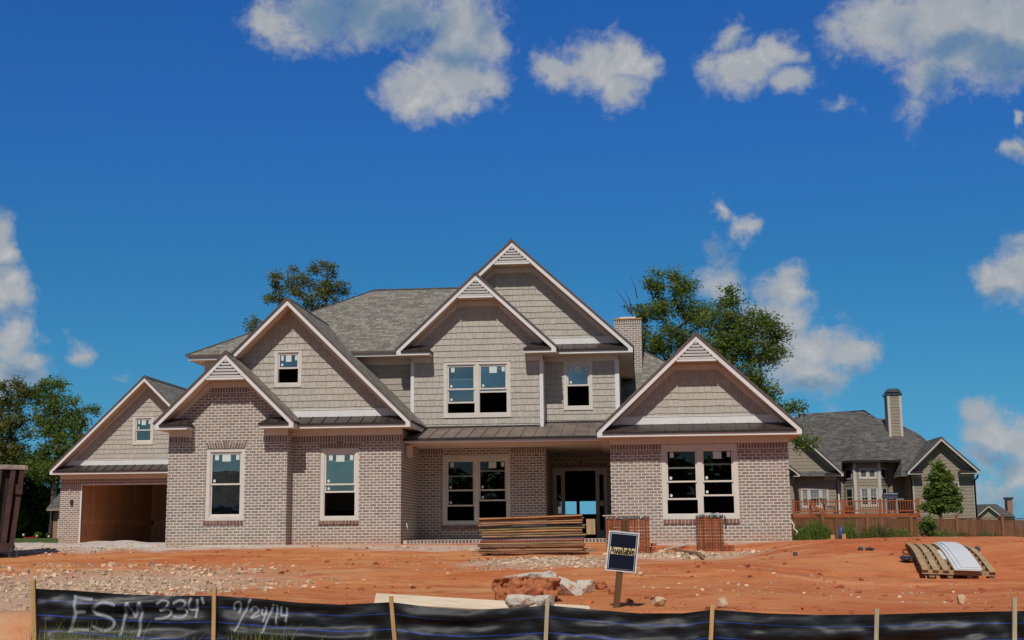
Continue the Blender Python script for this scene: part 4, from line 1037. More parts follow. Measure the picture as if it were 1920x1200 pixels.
# ------------------------------------------------------------------ gravel (uncountable)
def gravel():
    V=[];F=[]; rd=np.random.default_rng(5)
    zones=[(230,24.5,3.0,3.0,620,.018,.055),(40,18.6,2.4,3.4,900,.016,.05),(250,20.8,2.8,2.0,900,.016,.05),(1015,27.2,1.4,1.5,700,.018,.05),(1285,29.4,1.7,1.2,420,.02,.07),(1020,25,1.6,.9,150,.02,.045),(90,33.5,3.4,2.6,700,.015,.045),(300,35,3.0,.8,160,.015,.04),(500,23,5,3.5,110,.010,.032),(1560,21,2.6,3.6,110,.010,.034),(1250,20,3,3.5,70,.010,.03),(800,33.5,2.4,.9,90,.02,.06),(700,24,5,5,60,.010,.03)]
    base=[(-1,-1,-1),(1,-1,-1),(1,1,-1),(-1,1,-1),(-1,-1,1),(1,-1,1),(1,1,1),(-1,1,1)]
    for (px,Y,rx,ry,n,s0,s1) in zones:
        cx=W(px,1000,Y).x
        for k in range(n):
            r=math.sqrt(rd.random())*1.25*(.6+.4*rd.random()); th=rd.random()*2*math.pi
            x=cx+rx*r*math.cos(th); y=Y+ry*r*math.sin(th)
            if y<YS+.9 or (y>34.6 and x>-12.6) or y>44: continue
            s=s0+(s1-s0)*rd.random()**2.2; z=ground_z(x,y)+s*.1
            rot=Matrix.Rotation(rd.random()*6.28,3,'Z')@Matrix.Rotation(rd.random()-.5,3,'X'); i=len(V)
            for bv in base:
                q=rot@Vector((bv[0]*s*(.5+.6*rd.random()),bv[1]*s*(.5+.6*rd.random()),bv[2]*s*(.35+.4*rd.random()))); V.append((x+q.x,y+q.y,z+q.z))
            for q in ((0,3,2,1),(4,5,6,7),(0,1,5,4),(1,2,6,5),(2,3,7,6),(3,0,4,7)): F.append(tuple(i+t for t in q))
    me=bpy.data.meshes.new('gravel'); me.from_pydata(V,[],F); me.materials.append(simple('gravel_stone',(.54,.39,.26),.95,.2,4,island=.45))
    o=bpy.data.objects.new('gravel',me); COL.objects.link(o); tag(o,'scattered crushed gravel and pebbles on the red clay','gravel',None,'stuff')
gravel()
def clods():
    V=[];F=[]; rd=np.random.default_rng(8)
    base=[(-1,-1,-1),(1,-1,-1),(1,1,-1),(-1,1,-1),(-1,-1,1),(1,-1,1),(1,1,1),(-1,1,1)]
    for k in range(1700):
        y=15.4+19*rd.random()**1.2; half=y*.42; x=-half*.15+ (rd.random()*2-1)*half
        if x>10.8: continue
        if fbm(x,y,.5,3,4.4)<.02: continue
        s=.010+.045*rd.random()**4; z=ground_z(x,y)+s*.1
        rot=Matrix.Rotation(rd.random()*6.28,3,'Z')@Matrix.Rotation(rd.random()-.5,3,'X'); i=len(V)
        for bv in base:
            q=rot@Vector((bv[0]*s*(.5+.6*rd.random()),bv[1]*s*(.5+.6*rd.random()),bv[2]*s*(.35+.4*rd.random()))); V.append((x+q.x,y+q.y,z+q.z))
        for q in ((0,3,2,1),(4,5,6,7),(0,1,5,4),(1,2,6,5),(2,3,7,6),(3,0,4,7)): F.append(tuple(i+t for t in q))
    me=bpy.data.meshes.new('clay_clods'); me.from_pydata(V,[],F); me.materials.append(simple('clay_clod',(.36,.105,.042),.95,.2,4,island=.45))
    o=bpy.data.objects.new('clay_clods',me); COL.objects.link(o); tag(o,'crumbled lumps of red clay scattered over the lot','clay clods',None,'stuff')
clods()
# ------------------------------------------------------------------ wood helper
def wood(name,col,scale=(1,1,1),rough=.8,var=.35,axis='x',island=.15,dirt=0):
    m,nt,b=mat_new(name); p=objn(nt)
    s={'x':(1.2,22,22),'y':(22,1.2,22),'z':(22,22,1.2)}[axis]
    v=vmath(nt,'MULTIPLY',p,s).outputs[0]; n=noise_n(nt,v,1,5,.65,.4); n2=noise_n(nt,p,3,4,.6)
    lo=tuple(c*(1-var) for c in col); hi=tuple(min(1,c*(1+var*.7)) for c in col)
    c=mixc(nt,mrange(nt,n,.3,.7),lo,hi)
    c=mixc(nt,1.0,c,mixc(nt,n2,(.8,.78,.76),(1.15,1.15,1.15)),'MULTIPLY')
    if island:
        g=nn(nt,'ShaderNodeNewGeometry').outputs['Random Per Island']; c=mixc(nt,1.0,c,mixc(nt,g,tuple([1-island]*3),tuple([1+island*.6]*3)),'MULTIPLY')
    if dirt: c=mixc(nt,mrange(nt,n2,.5,.7,0,dirt),c,(.40,.15,.07))
    lk(nt,c,b.inputs['Base Color']); b.inputs['Roughness'].default_value=rough; b.inputs['Specular IOR Level'].default_value=.2
    bump(nt,b,n,.25,.004); return m
# ------------------------------------------------------------------ silt fence
STK=[(62,1087,64,.03),(402,1102,401,.0),(733,1118,739,-.035),(1027,1121,1024,.02),(1336,1133,1333,.01),(1644,1141,1643,.0),(1902,1120,1902,0)]
FAB=[(62,1103),(70,1104),(130,1107),(230,1114),(320,1117),(402,1117),(480,1122),(560,1130),(640,1134),(733,1129),(800,1138),(880,1143),(960,1140),(1027,1135),(1120,1144),(1200,1150),(1280,1150),(1336,1143),(1440,1150),(1540,1153),(1644,1152),(1740,1149),(1830,1147),(1900,1146),(2050,1140)]
fx=[WX(a,b,YS) for a,b in FAB]; fzv=[WZ(a,b,YS) for a,b in FAB]
def fab_top(x):
    return float(np.interp(x,fx,fzv))
def fab_pt(x,v,off=0.0):
    """point on the fabric: x along it, v metres below its top edge"""
    bx=min(abs(x-s) for s in stx)
    loose=min(1,bx/.35)
    y=YS+.012+loose*(.028*math.sin(v*15+1.4*math.sin(x*1.1)+x*.55)*min(1,v/.12)+.018*math.sin(v*31+x*1.9)*min(1,v/.15)+.05*fbm(x,v*3,.8,3,2.2)+.016*fbm(x*1.5+v*1.2,v*5,2.2,3,8.2))
    y+=.020*math.sin(17*(x-v*.8))*math.exp(-bx*3.2)*min(1,v/.15)-.10*v*loose*.6
    y+=.012*math.sin(x*9+v*4)*math.exp(-bx*2)
    return Vector((x,y-off,fab_top(x)-v))
stx=[WX(a,b,YS) for a,b,_,_ in STK]
def mat_fabric():
    m,nt,b=mat_new('black_geotextile'); uv=uvn(nt); sp=nn(nt,'ShaderNodeSeparateXYZ'); lk(nt,uv,sp.inputs[0])
    st=vmath(nt,'MULTIPLY',uv,(1.2,9,1)).outputs[0]; n=noise_n(nt,st,1.6,5,.65,.3); n2=noise_n(nt,uv,24,4,.6)
    c=mixc(nt,mrange(nt,n,.45,.75),(.006,.006,.007),(.030,.030,.032))
    c=mixc(nt,mrange(nt,n2,.62,.74,0,.4),c,(.10,.075,.06))
    sm=noise_n(nt,vmath(nt,'MULTIPLY',uv,(.5,7,1)).outputs[0],1.1,5,.7,.5); c=mixc(nt,mrange(nt,sm,.58,.80,0,.45),c,(.034,.032,.031))
    c=mixc(nt,mrange(nt,math_(nt,'ADD',sp.outputs[1],math_(nt,'MULTIPLY',sm,.5)),.62,.85,0,.5),c,(.12,.075,.05))
    v=math_(nt,'ADD',sp.outputs[1],math_(nt,'MULTIPLY_ADD',noise_n(nt,uv,1.3,1,.5),.02,-.01))
    # woven blue marker threads
    for d_,w in ((.125,.0035),(.295,.0055),(.47,.005)):
        f=math_(nt,'LESS_THAN',math_(nt,'ABSOLUTE',math_(nt,'SUBTRACT',v,d_)),w)
        c=mixc(nt,math_(nt,'MULTIPLY',f,mrange(nt,noise_n(nt,uv,6,3,.6),.3,.6,.35,.8)),c,(.022,.065,.36))
    lk(nt,c,b.inputs['Base Color']); b.inputs['Roughness'].default_value=.40; b.inputs['Specular IOR Level'].default_value=.45
    wv=nn(nt,'ShaderNodeTexWave'); wv.inputs['Scale'].default_value=60; wv.inputs['Distortion'].default_value=.5; lk(nt,uv,wv.inputs['Vector'])
    bump(nt,b,math_(nt,'ADD',math_(nt,'MULTIPLY',wv.outputs['Fac'],.25),n),.35,.01); return m
def silt_fence():
    root=thing('silt_fence','black fabric silt fence on wooden stakes with white spray-painted writing','fence',(0,YS,-1.2))
    o0=Vector(root.location)
    xs=np.arange(fx[0],fx[-1],.035); vsn=np.linspace(0,1.0,44)
    V=[];F=[];UV=[]
    for x in xs:
        for v in vsn: p=fab_pt(x,v)-o0; V.append(tuple(p)); UV.append((x,v))
    n=len(vsn)
    for i in range(len(xs)-1):
        for j in range(n-1): F.append((i*n+j,i*n+j+1,(i+1)*n+j+1,(i+1)*n+j))
    me=bpy.data.meshes.new('fabric'); me.from_pydata(V,[],F); me.polygons.foreach_set('use_smooth',[True]*len(F))
    ul=me.uv_layers.new(name='UVMap'); lv=np.zeros(len(me.loops),dtype=np.int32); me.loops.foreach_get('vertex_index',lv); ul.data.foreach_set('uv',np.array(UV)[lv].ravel())
    me.materials.append(mat_fabric()); o=bpy.data.objects.new('fabric',me); COL.objects.link(o); o.parent=root
    sw=wood('pine_stake',(.50,.30,.12),axis='z',var=.25); sw2=wood('weathered_stake',(.46,.37,.24),axis='z',var=.25)
    for k,(px,py,pxb,ln) in enumerate(STK):
        a=W(px,py,YS-.03); b=W(pxb+(pxb-px)*.6,1225,YS-.03)
        mb=MB(); d=(a-b); ax=Vector((1,0,-d.x/max(.01,d.z))).normalized()*(.022 if k else .027)
        mb.obox((a+b)/2,ax,(0,.016,0),d/2); so=mb.build('stake',sw if k in (0,1,2,4) else sw2,root)
    # spray paint
    def spray(strokes,sx,sy,ox,oy,name,w):
        m,nt,b=mat_new('white_spray_paint'); 
        uv=uvn(nt); sp=nn(nt,'ShaderNodeSeparateXYZ'); lk(nt,uv,sp.inputs[0])
        d=math_(nt,'ABSOLUTE',math_(nt,'MULTIPLY_ADD',sp.outputs[1],2,-1)); a=mrange(nt,d,.05,1.0,1,0)
        nz=noise_n(nt,uv,9,4,.7); a=math_(nt,'MULTIPLY',a,mrange(nt,nz,.25,.62,.10,.50))
        b.inputs['Base Color'].default_value=(.62,.64,.68,1); b.inputs['Roughness'].default_value=.7; lk(nt,a,b.inputs['Alpha'])
        V=[];F=[];UV=[]
        for st in strokes:
            pts=[Vector(((ox+x/sx),(oy+y/sy))) for x,y in st]
            sm=[]
            for i in range(len(pts)-1):
                p0=pts[max(0,i-1)];p1=pts[i];p2=pts[i+1];p3=pts[min(len(pts)-1,i+2)]
                for t in np.linspace(0,1,9)[:-1]:
                    sm.append(.5*((2*p1)+(-p0+p2)*t+(2*p0-5*p1+4*p2-p3)*t*t+(-p0+3*p1-3*p2+p3)*t**3))
            sm.append(pts[-1])
            L=0; base=len(V)
            for i,p in enumerate(sm):
                q=W(p.x,p.y,YS); x=q.x; v=fab_top(x)-q.z
                d=(sm[min(i+1,len(sm)-1)]-sm[max(i-1,0)]); d=Vector((d.x,-d.y)); d=d.normalized() if d.length>1e-6 else Vector((1,0)); nrm=Vector((-d.y,d.x))
                if i: L+=(sm[i]-sm[i-1]).length/160
                for s_ in (-1,0,1):
                    V.append(tuple(fab_pt(x+nrm.x*w*s_,max(.0,v-nrm.y*w*s_),.006)-o0)); UV.append((L,(s_+1)/2))
            for i in range(len(sm)-1):
                for j in range(2): a_=base+i*3+j; F.append((a_,a_+1,a_+4,a_+3))
        me=bpy.data.meshes.new(name); me.from_pydata(V,[],F); ul=me.uv_layers.new(name='UVMap'); lv=np.zeros(len(me.loops),dtype=np.int32); me.loops.foreach_get('vertex_index',lv); ul.data.foreach_set('uv',np.array(UV)[lv].ravel())
        me.materials.append(m); o=bpy.data.objects.new(name,me); COL.objects.link(o); o.parent=root
    Z6=5.053
    E_=[[(505,130),(505,200),(515,300),(490,390),(445,485)],[(498,150),(580,162),(672,170)],[(515,298),(560,290),(608,290)],[(450,468),(540,455),(632,460)]]
    S_=[[(900,232),(850,205),(770,200),(700,240),(682,278),(715,308),(800,332),(862,368),(872,412),(838,452),(780,466),(715,448),(660,428)]]
    M_=[[(945,512),(965,390),(1015,195)],[(1015,195),(1045,265),(1078,330),(1108,265),(1135,192)],[(1135,192),(1140,300),(1125,400),(1120,522)]]
    N3=[[(1288,215),(1340,183),(1398,195),(1375,245),(1308,278)],[(1308,278),(1390,268),(1412,305),(1365,345),(1265,355)]]
    N3b=[[(1440,212),(1505,178),(1560,200),(1538,242),(1468,265)],[(1468,265),(1545,262),(1566,300),(1530,338),(1435,338)]]
    N4=[[(1607,155),(1588,258),(1668,268)],[(1670,168),(1662,260),(1652,348)]]
    AP=[[(1710,150),(1725,218)]]
    spray(E_+S_+M_,Z6,Z6,40,1090,'spray_lettering',.030); spray(N3+N3b+N4+AP,Z6,Z6,40,1090,'spray_lettering',.024)
    D=[[(1310,492),(1318,455),(1352,450),(1338,512)],[(1410,428),(1372,510),(1325,610)],[(1402,498),(1425,474),(1450,495),(1412,535),(1458,522)],[(1470,482),(1468,518),(1500,512)],[(1492,476),(1488,520),(1480,560)],[(1538,458),(1510,530),(1478,620)],[(1558,462),(1555,515),(1552,572)],[(1582,470),(1578,518),(1614,520)],[(1612,478),(1610,520),(1606,560)]]
    spray(D,3,3,0,980,'spray_lettering',.021)
silt_fence()
def weeds():
    V=[];F=[]; rd=random.Random(6)
    spots=[(rd.choice([60,80,100,130,160,190,210,225,240,330,345,480,500,520,170,185,130,150])+rd.uniform(-8,8)) for _ in range(52)]+[rd.uniform(620,730) for _ in range(6)]+[rd.uniform(40,640) for _ in range(14)]
    for px in spots:
        y=rd.uniform(14.05,14.42); x=WX(px,1200,y); z0=ground_z(x,y)
        for k in range(rd.randint(4,9)):
            h=rd.uniform(.26,.50)*(1.15 if px<260 or 430<px<540 else .8); th=rd.uniform(0,6.28); ln=rd.uniform(.05,.26); w=rd.uniform(.003,.006)
            bx,by=x+rd.gauss(0,.06),y+rd.gauss(0,.03); n=6; i=len(V); ca,sa=math.cos(th),math.sin(th)*.5
            for j in range(n+1):
                t=j/n; cx=bx+ca*ln*t*t; cy=by+sa*ln*t*t-.02*t; cz=z0+h*(t*1.25-.45*t*t)*1.2
                ww=w*(1-t*.9); V.append((cx-ww,cy,cz)); V.append((cx+ww,cy-.003,cz))
            for j in range(n): F.append((i+2*j,i+2*j+1,i+2*j+3,i+2*j+2))
    me=bpy.data.meshes.new('weed_grass'); me.from_pydata(V,[],F)
    m=simple('weed_blade',(.16,.20,.05),.6,.3,9,island=.5); me.materials.append(m)
    o=bpy.data.objects.new('weed_grass',me); COL.objects.link(o); tag(o,'straggly green and straw weed grass in front of the black silt fence','grass',None,'stuff')
weeds()
# ------------------------------------------------------------------ sign
def sign():
    Y=15.9; base=W(1153,1165,Y+.05); root=thing('sign','navy and gold sign on a brown wooden post','sign',tuple(base))
    top=W(1171,975,Y+.05); mb=MB(); d=(top-base); ax=Vector((1,0,-d.x/d.z)).normalized()*.040
    mb.obox((top+base)/2,ax,(0,.040,0),d/2); mb.build('post',wood('dark_treated_post',(.12,.060,.028),axis='z',var=.4,dirt=.35),root)
    c=[W(1134.5,1069.5,Y),W(1192.5,1074,Y),W(1199,1000,Y),W(1142.5,994,Y)]
    ctr=sum(c,Vector())/4; ux=((c[1]-c[0])+(c[2]-c[3]))/2; uz=((c[3]-c[0])+(c[2]-c[1]))/2
    hw=ux.length/2; hh=uz.length/2; ux.normalize(); uz.normalize(); ny=Vector((0,-1,0))
    def pt(a,b,d): return ctr+ux*a+uz*b+ny*d
    def plate(name,a0,a1,b0,b1,d,mat,par=None):
        m_=MB(); m_.obox(pt((a0+a1)/2,(b0+b1)/2,d),ux*(a1-a0)/2,ny*.002,uz*(b1-b0)/2); return m_.build(name,mat,par or root)
    wht=simple('sign_white',(.62,.62,.62),.4,.03,5); nav=simple('sign_navy',(.006,.008,.020),.35,.1,5); gold=simple('sign_gold',(.62,.47,.26),.45,.05,8); blk=simple('sign_black',(.004,.004,.005),.4,.1,5)
    bd=plate('board',-hw,hw,-hh,hh,.0,wht); r1=.024; r2=.034; r3=.041
    plate('border',-hw+r1*.7,hw-r1*.7,-hh+r1*.7,hh-r1*.7,.004,nav,bd)
    plate('border_line',-hw+r2*.8,hw-r2*.8,-hh+r2*.8,hh-r2*.8,.008,wht,bd)
    plate('panel',-hw+r3*.8,hw-r3*.8,-hh+r3*.8,hh-r3*.8,.012,nav,bd)
    bz=hh*(.02); bh=hh*.175
    plate('band',-hw+r3*.8+.0,hw-r3*.8,bz-bh,bz+bh,.016,gold,bd)
    # serif lettering "Available" built from strokes
    GLY={'A':([[(0,0),(.38,1)],[(.38,1),(.8,0)],[(.17,.38),(.6,.38)]],.86,[(0,0),(.8,0)]),
         'v':([[(.02,.62),(.28,0)],[(.28,0),(.54,.62)]],.58,[(.02,.62),(.54,.62)]),
         'a':([[(.08,.55),(.25,.63),(.40,.55),(.40,.0)],[(.40,.36),(.18,.32),(.06,.16),(.18,.02),(.40,.12)]],.54,[(.45,0)]),
         'i':([[(.14,.62),(.14,0)],[(.14,.86),(.14,.90)]],.32,[(.14,0)]),
         'l':([[(.14,1),(.14,0)]],.32,[(.14,0)]),
         'b':([[(.10,1),(.10,0)],[(.10,.5),(.28,.63),(.45,.5),(.48,.3),(.42,.08),(.26,0),(.10,.08)]],.58,[]),
         'e':([[(.08,.34),(.46,.34),(.40,.55),(.26,.63),(.12,.52),(.06,.3),(.14,.08),(.30,0),(.46,.10)]],.54,[])}
    word='Available'; tw=sum(GLY[ch][1] for ch in word); s=(2*(hw-r3*.8)*.97)/tw; m_=MB(); cx=-tw*s/2; H=s*1.22; y0=bz-H*.42
    for ch in word:
        st,adv,ser=GLY[ch]
        for poly in st:
            for (a,b) in zip(poly,poly[1:]):
                p=pt(cx+a[0]*s,y0+a[1]*H,.0205); q=pt(cx+b[0]*s,y0+b[1]*H,.0205); d=(q-p); L=d.length
                if L<1e-6: continue
                d.normalize(); nrm=d.cross(ny); thick=.105 if abs(d.dot(uz))>.6 and not (ch in 'A' and d.dot(ux)>0 and d.dot(uz)>0) else .058
                m_.obox((p+q)/2,d*(L/2+s*.02),ny*.0012,nrm*s*thick)
        for (a,b) in ser: m_.obox(pt(cx+a*s,y0+b*H,.0205),ux*s*.13,ny*.0011,uz*s*.028)
        cx+=adv*s
    m_.build('lettering',blk,bd)
sign()
# ------------------------------------------------------------------ long board behind the fence
def long_board():
    a=W(702,1130,15.35); b=W(1107,1154,15.6); root_l=(a+b)/2
    mb=MB(); d=b-a; u=d.normalized(); side=Vector((-u.y,u.x,0)).normalized(); tilt=(side+Vector((0,0,.42))).normalized(); nz=u.cross(tilt).normalized()
    if nz.z<0: nz=-nz
    mb.obox(root_l+tilt*.08+nz*.0,d/2,tilt*.13,nz*.022)
    o=mb.build('lumber_board',wood('pale_pine_board',(.62,.50,.36),axis='x',var=.12,island=0),None); tag(o,'long pale pine board lying on the clay behind the silt fence','board')
long_board()
# ------------------------------------------------------------------ stack of scaffold planks
def planks():
    p=G(1000,1041); Y=p.y+.28; cols=[(.40,.22,.11),(.34,.17,.08),(.44,.24,.13),(.30,.20,.13),(.13,.22,.24),(.28,.25,.12),(.42,.24,.10),(.24,.17,.11),(.36,.28,.16),(.12,.13,.22),(.33,.12,.09),(.46,.32,.16),(.25,.16,.10),(.33,.20,.13),(.38,.24,.14),(.24,.15,.10)]
    names=['reddish brown','dark red-brown','rusty tan','dull brown','teal-painted','olive','gold-brown','dark brown','straw-brown','dark blue-painted','red and brown','golden tan','dark grey-brown','brown','sandy brown','muddy brown']
    ords=['topmost','second','third','fourth','fifth','sixth','seventh','eighth','ninth','tenth','eleventh','twelfth','thirteenth','fourteenth','fifteenth','lowest']
    n=16; rd=random.Random(4)
    for k in range(n):
        t=k/(n-1)
        yl=973.5+(1036-973.5)*t; yr=966.5+(1034.5-966.5)*t
        xl=901+rd.uniform(-4,6); xr=1096+rd.uniform(-5,4)
        y=Y+rd.uniform(-.05,.05); a=W(xl,yl,y); b=W(xr,yr,y); th=.0240 if 5<k<12 else (.019 if k%3 else .0225)
        mb=MB(); N=10; dep=.24; sag=rd.uniform(-.010,.012); prof=[(-dep,-th*.5),(-dep-.004,0),(-dep,th*.7),(-dep+.02,th),(dep-.02,th),(dep,th*.6),(dep,-th*.6),(dep-.02,-th),(-dep+.02,-th)]
        rings=[]
        for i in range(N+1):
            q=a.lerp(b,i/N); q.z+=sag*math.sin(math.pi*i/N)+.004*noise.noise(Vector((i*.9,k*3.1,0)))
            rings.append([(q.x,q.y+dy,q.z+dz) for dy,dz in prof])
        m=len(prof)
        for i in range(N):
            for j in range(m):
                j2=(j+1)%m; mb.poly([rings[i][j],rings[i][j2],rings[i+1][j2],rings[i+1][j]][::-1])
        mb.poly(rings[0]); mb.poly(rings[-1][::-1])
        o=mb.build('scaffold_plank',wood('plank_%s'%names[k].replace(' ','_'),tuple(v*f for v,f in zip(cols[k],(.92,.80,.72))),axis='x',var=.5,island=0,dirt=.25,rough=.65),None)
        tag(o,('%s plank, %s in the stack before the porch'%(names[k],ords[k])),'plank','scaffold planks stacked before the porch')
    # bearers and short sticks at the foot
    g=G(1010,1042)
    for k,(x0,x1,yb) in enumerate(((880,925,1037),(1072,1118,1035))):
        for j in range(3):
            a=W(x0+j*6,yb-j*3,Y-.15+j*.1); b=W(x1+j*2,yb-1-j*3,Y-.1+j*.12); mb=MB(); mb.obox((a+b)/2,(b-a)/2,(0,.03,0),(0,0,.013))
            o=mb.build('wooden_stick',wood('old_stick',(.33,.21,.12),axis='x'),None)
            tag(o,'thin brown stick, %s of three at the %s foot of the plank stack'%(['lowest','middle','topmost'][j],'left' if k==0 else 'right'),'stick','sticks under the plank stack')
    a=W(1060,1045,Y); mb=MB(); mb.box(a.x-.16,a.x+.16,Y-.2,Y+.24,ground_z(a.x,Y)-.05,W(1060,1038,Y).z+.02); tag(mb.build('wooden_block',wood('bearer_block',(.10,.07,.05),axis='x'),None),'dark timber block under the right end of the plank stack','timber block')
    a=W(915,1045,Y-.3); b=W(955,1048,Y-.4); mb=MB(); mb.obox((a+b)/2,(b-a)/2,(0,.04,0),(0,0,.025)); tag(mb.build('wooden_block',wood('short_offcut',(.22,.10,.06),axis='x'),None),'short dark offcut on the clay left below the plank stack','timber block')
planks()
# ------------------------------------------------------------------ strapped cubes of new brick
M['newbrick']=simple('new_red_brick',(.36,.105,.045),.9,.12,14,island=.22); M['hole']=simple('brick_core_hole',(.05,.016,.010),.95,.2,6)
M['sidebrick']=simple('brick_side_face',(.30,.17,.14),.9,.2,14,island=.25); M['strap']=simple('green_strap',(.045,.055,.02),.5,.1,6); M['plast']=simple('dark_plastic_sheet',(.035,.04,.05),.35,.4,5,spec=.6); M['wht_p']=simple('pale_plastic',(.55,.56,.55),.5,.1,8)
def brick_cube(px0,px1,pyt,pyb,cols,rows,label,extra=0,seed=1,gap=True):
    rd=random.Random(seed); g=G((px0+px1)/2,pyb); Y=g.y; a=W(px0,pyb,Y); b=W(px1,pyb,Y); t=W((px0+px1)/2,pyt,Y)
    z0=g.z-.02; H=t.z-z0; wdt=b.x-a.x; root=thing('brick_pallet',label,'brick pallet',(a.x+wdt/2,Y+.4,z0),'strapped cubes of new bricks')
    cw=wdt/cols; rh=H/rows; dep=1.0
    mb=MB(); ho=MB()
    for r in range(rows):
        for c in range(cols+(extra if r<2 else 0)):
            x=a.x+c*cw; z=z0+r*rh; j=rd.uniform(-.008,.008); e=.004
            mb.box(x+e,x+cw-e,Y+j,Y+dep,z+e,z+rh-e)
            for hx in (.27,.73):
                s=rh*.20; cx=x+cw*hx; cz=z+rh*.5
                ho.box(cx-s*.85,cx+s*.85,Y+j-.002,Y+j+.003,cz-s,cz+s)
    bo=mb.build('bricks',M['newbrick'],root); ho.build('core_holes',M['hole'],bo); pass
    sb=MB()
    for r in range(rows):
        for k in range(6):
            sb.box(a.x-.006,a.x-.001,Y+.02+k*.16,Y+.02+k*.16+.15,z0+r*rh+.006,z0+(r+1)*rh-.006)
    so=sb.build('side_bricks',M['sidebrick'],root)
    for k in range(max(3,int(cols*.55))):
        x=a.x+wdt*(k+.62)/max(3,int(cols*.55)); x=min(x,b.x-.05); m_=MB(); m_.box(x-.012,x+.012,Y-.014,Y-.010,z0+.02,z0+H+.01); m_.box(x-.012,x+.012,Y-.014,Y+dep,z0+H+.005,z0+H+.009); m_.build('strap',M['strap'],root)
    m_=MB(); n=14; 
    for k in range(n):
        x0=a.x+wdt*k/n; x1=a.x+wdt*(k+1)/n; h=rd.uniform(.02,.05); m_.poly([(x0,Y-.018,z0+H-.01-h),(x1,Y-.018,z0+H-.01-rd.uniform(.02,.05)),(x1,Y+.02,z0+H+.014),(x0,Y+.02,z0+H+.014)]); m_.poly([(x0,Y+.02,z0+H+.014),(x1,Y+.02,z0+H+.014),(x1,Y+dep,z0+H+.016),(x0,Y+dep,z0+H+.016)])
    m_.build('plastic_cover',M['plast'],root)
    return a,b,Y,z0,H,wdt,root
a,b,Y,z0,H,wd,r_=brick_cube(1137.5,1219.5,969,1038,8,11,'wide strapped cube of red cored bricks behind the navy sign',seed=2)
mb=MB(); p=W(1130,967,Y); q=W(1195,965,Y); mb.obox((p+q)/2+Vector((0,.12,0)),(q-p)/2,(0,.12,0),(0,0,.012)); tag(mb.build('lumber_board',wood('pale_offcut',(.60,.50,.38),axis='x',var=.15),None),'short pale board lying on top of the wide brick cube','board')
mb=MB(); mb.box(a.x+wd*.40,a.x+wd*.53,Y-.022,Y-.015,z0+H*.62,z0+H*.97); mb.build('label_card',simple('brown_card',(.12,.07,.03),.7,.2,7),r_)
for k in range(3):
    mb=MB(); x=W(1221+k*1.2,1020,Y).x; mb.obox((x+.03,Y+.2+.2*k,z0+.05+.08*k),(.05,.02,0),(-.02,.10,0),(0,0,.032)); tag(mb.build('loose_brick',M['newbrick'],None),['lowest loose red brick leaning at the right of the wide brick cube','middle loose red brick leaning at the right of the wide brick cube','topmost loose red brick leaning at the right of the wide brick cube'][k],'brick','loose bricks by the wide cube')
a,b,Y,z0,H,wd,r_=brick_cube(1310,1358.5,966,1034,5,11,'narrow strapped cube of red cored bricks under the right window',extra=2,seed=3)
mb=MB(); x=b.x; mb.poly([(x+.01,Y-.02,z0+H+.01),(x+.05,Y-.04,z0+H-.03),(x+.07,Y-.05,z0+H-.32),(x+.03,Y-.05,z0+H-.33),(x+.015,Y-.03,z0+H-.05)]); mb.build('strap',M['plast'],r_)
mb=MB()
for k in range(7): xx=a.x+wd*(.22+.1*k); mb.obox((xx,Y+.15,z0+H+.035+.012*(k%2)),(.06,0,.01*(k%3-1)),(0,.1,0),(0,0,.008))
tag(mb.build('plastic_scrap',M['wht_p'],None),'crumpled pale plastic wrap on top of the narrow brick cube','plastic wrap')
# debris sticks beside the cubes
def stick(px0,py0,px1,py1,r,col,label,cat='stick',group='scrap sticks by the brick cubes'):
    a=G(px0,py0); b=G(px1,py1); a.z+=.03; b.z+=.05; d=b-a; u=d.normalized(); s=Vector((-u.y,u.x,0)).normalized(); mb=MB(); mb.obox((a+b)/2,d/2,s*r,u.cross(s)*r*.5)
    return tag(mb.build('scrap_stick',wood('scrap_wood_%d'%px0,col,axis='x'),None),label,cat,group)
stick(1247,1033,1289,1025,.035,(.62,.58,.52),'whitish lath lying on the clay between the brick cubes')
stick(1268,1034,1312,1042,.04,(.30,.18,.11),'long brown scrap stick in front of the narrow brick cube')
stick(1298,1040,1320,1047,.035,(.24,.15,.09),'short dark scrap stick in front of the narrow brick cube')
stick(1302,1036,1318,1050,.03,(.28,.17,.10),'thin crossing brown scrap stick in front of the narrow brick cube')
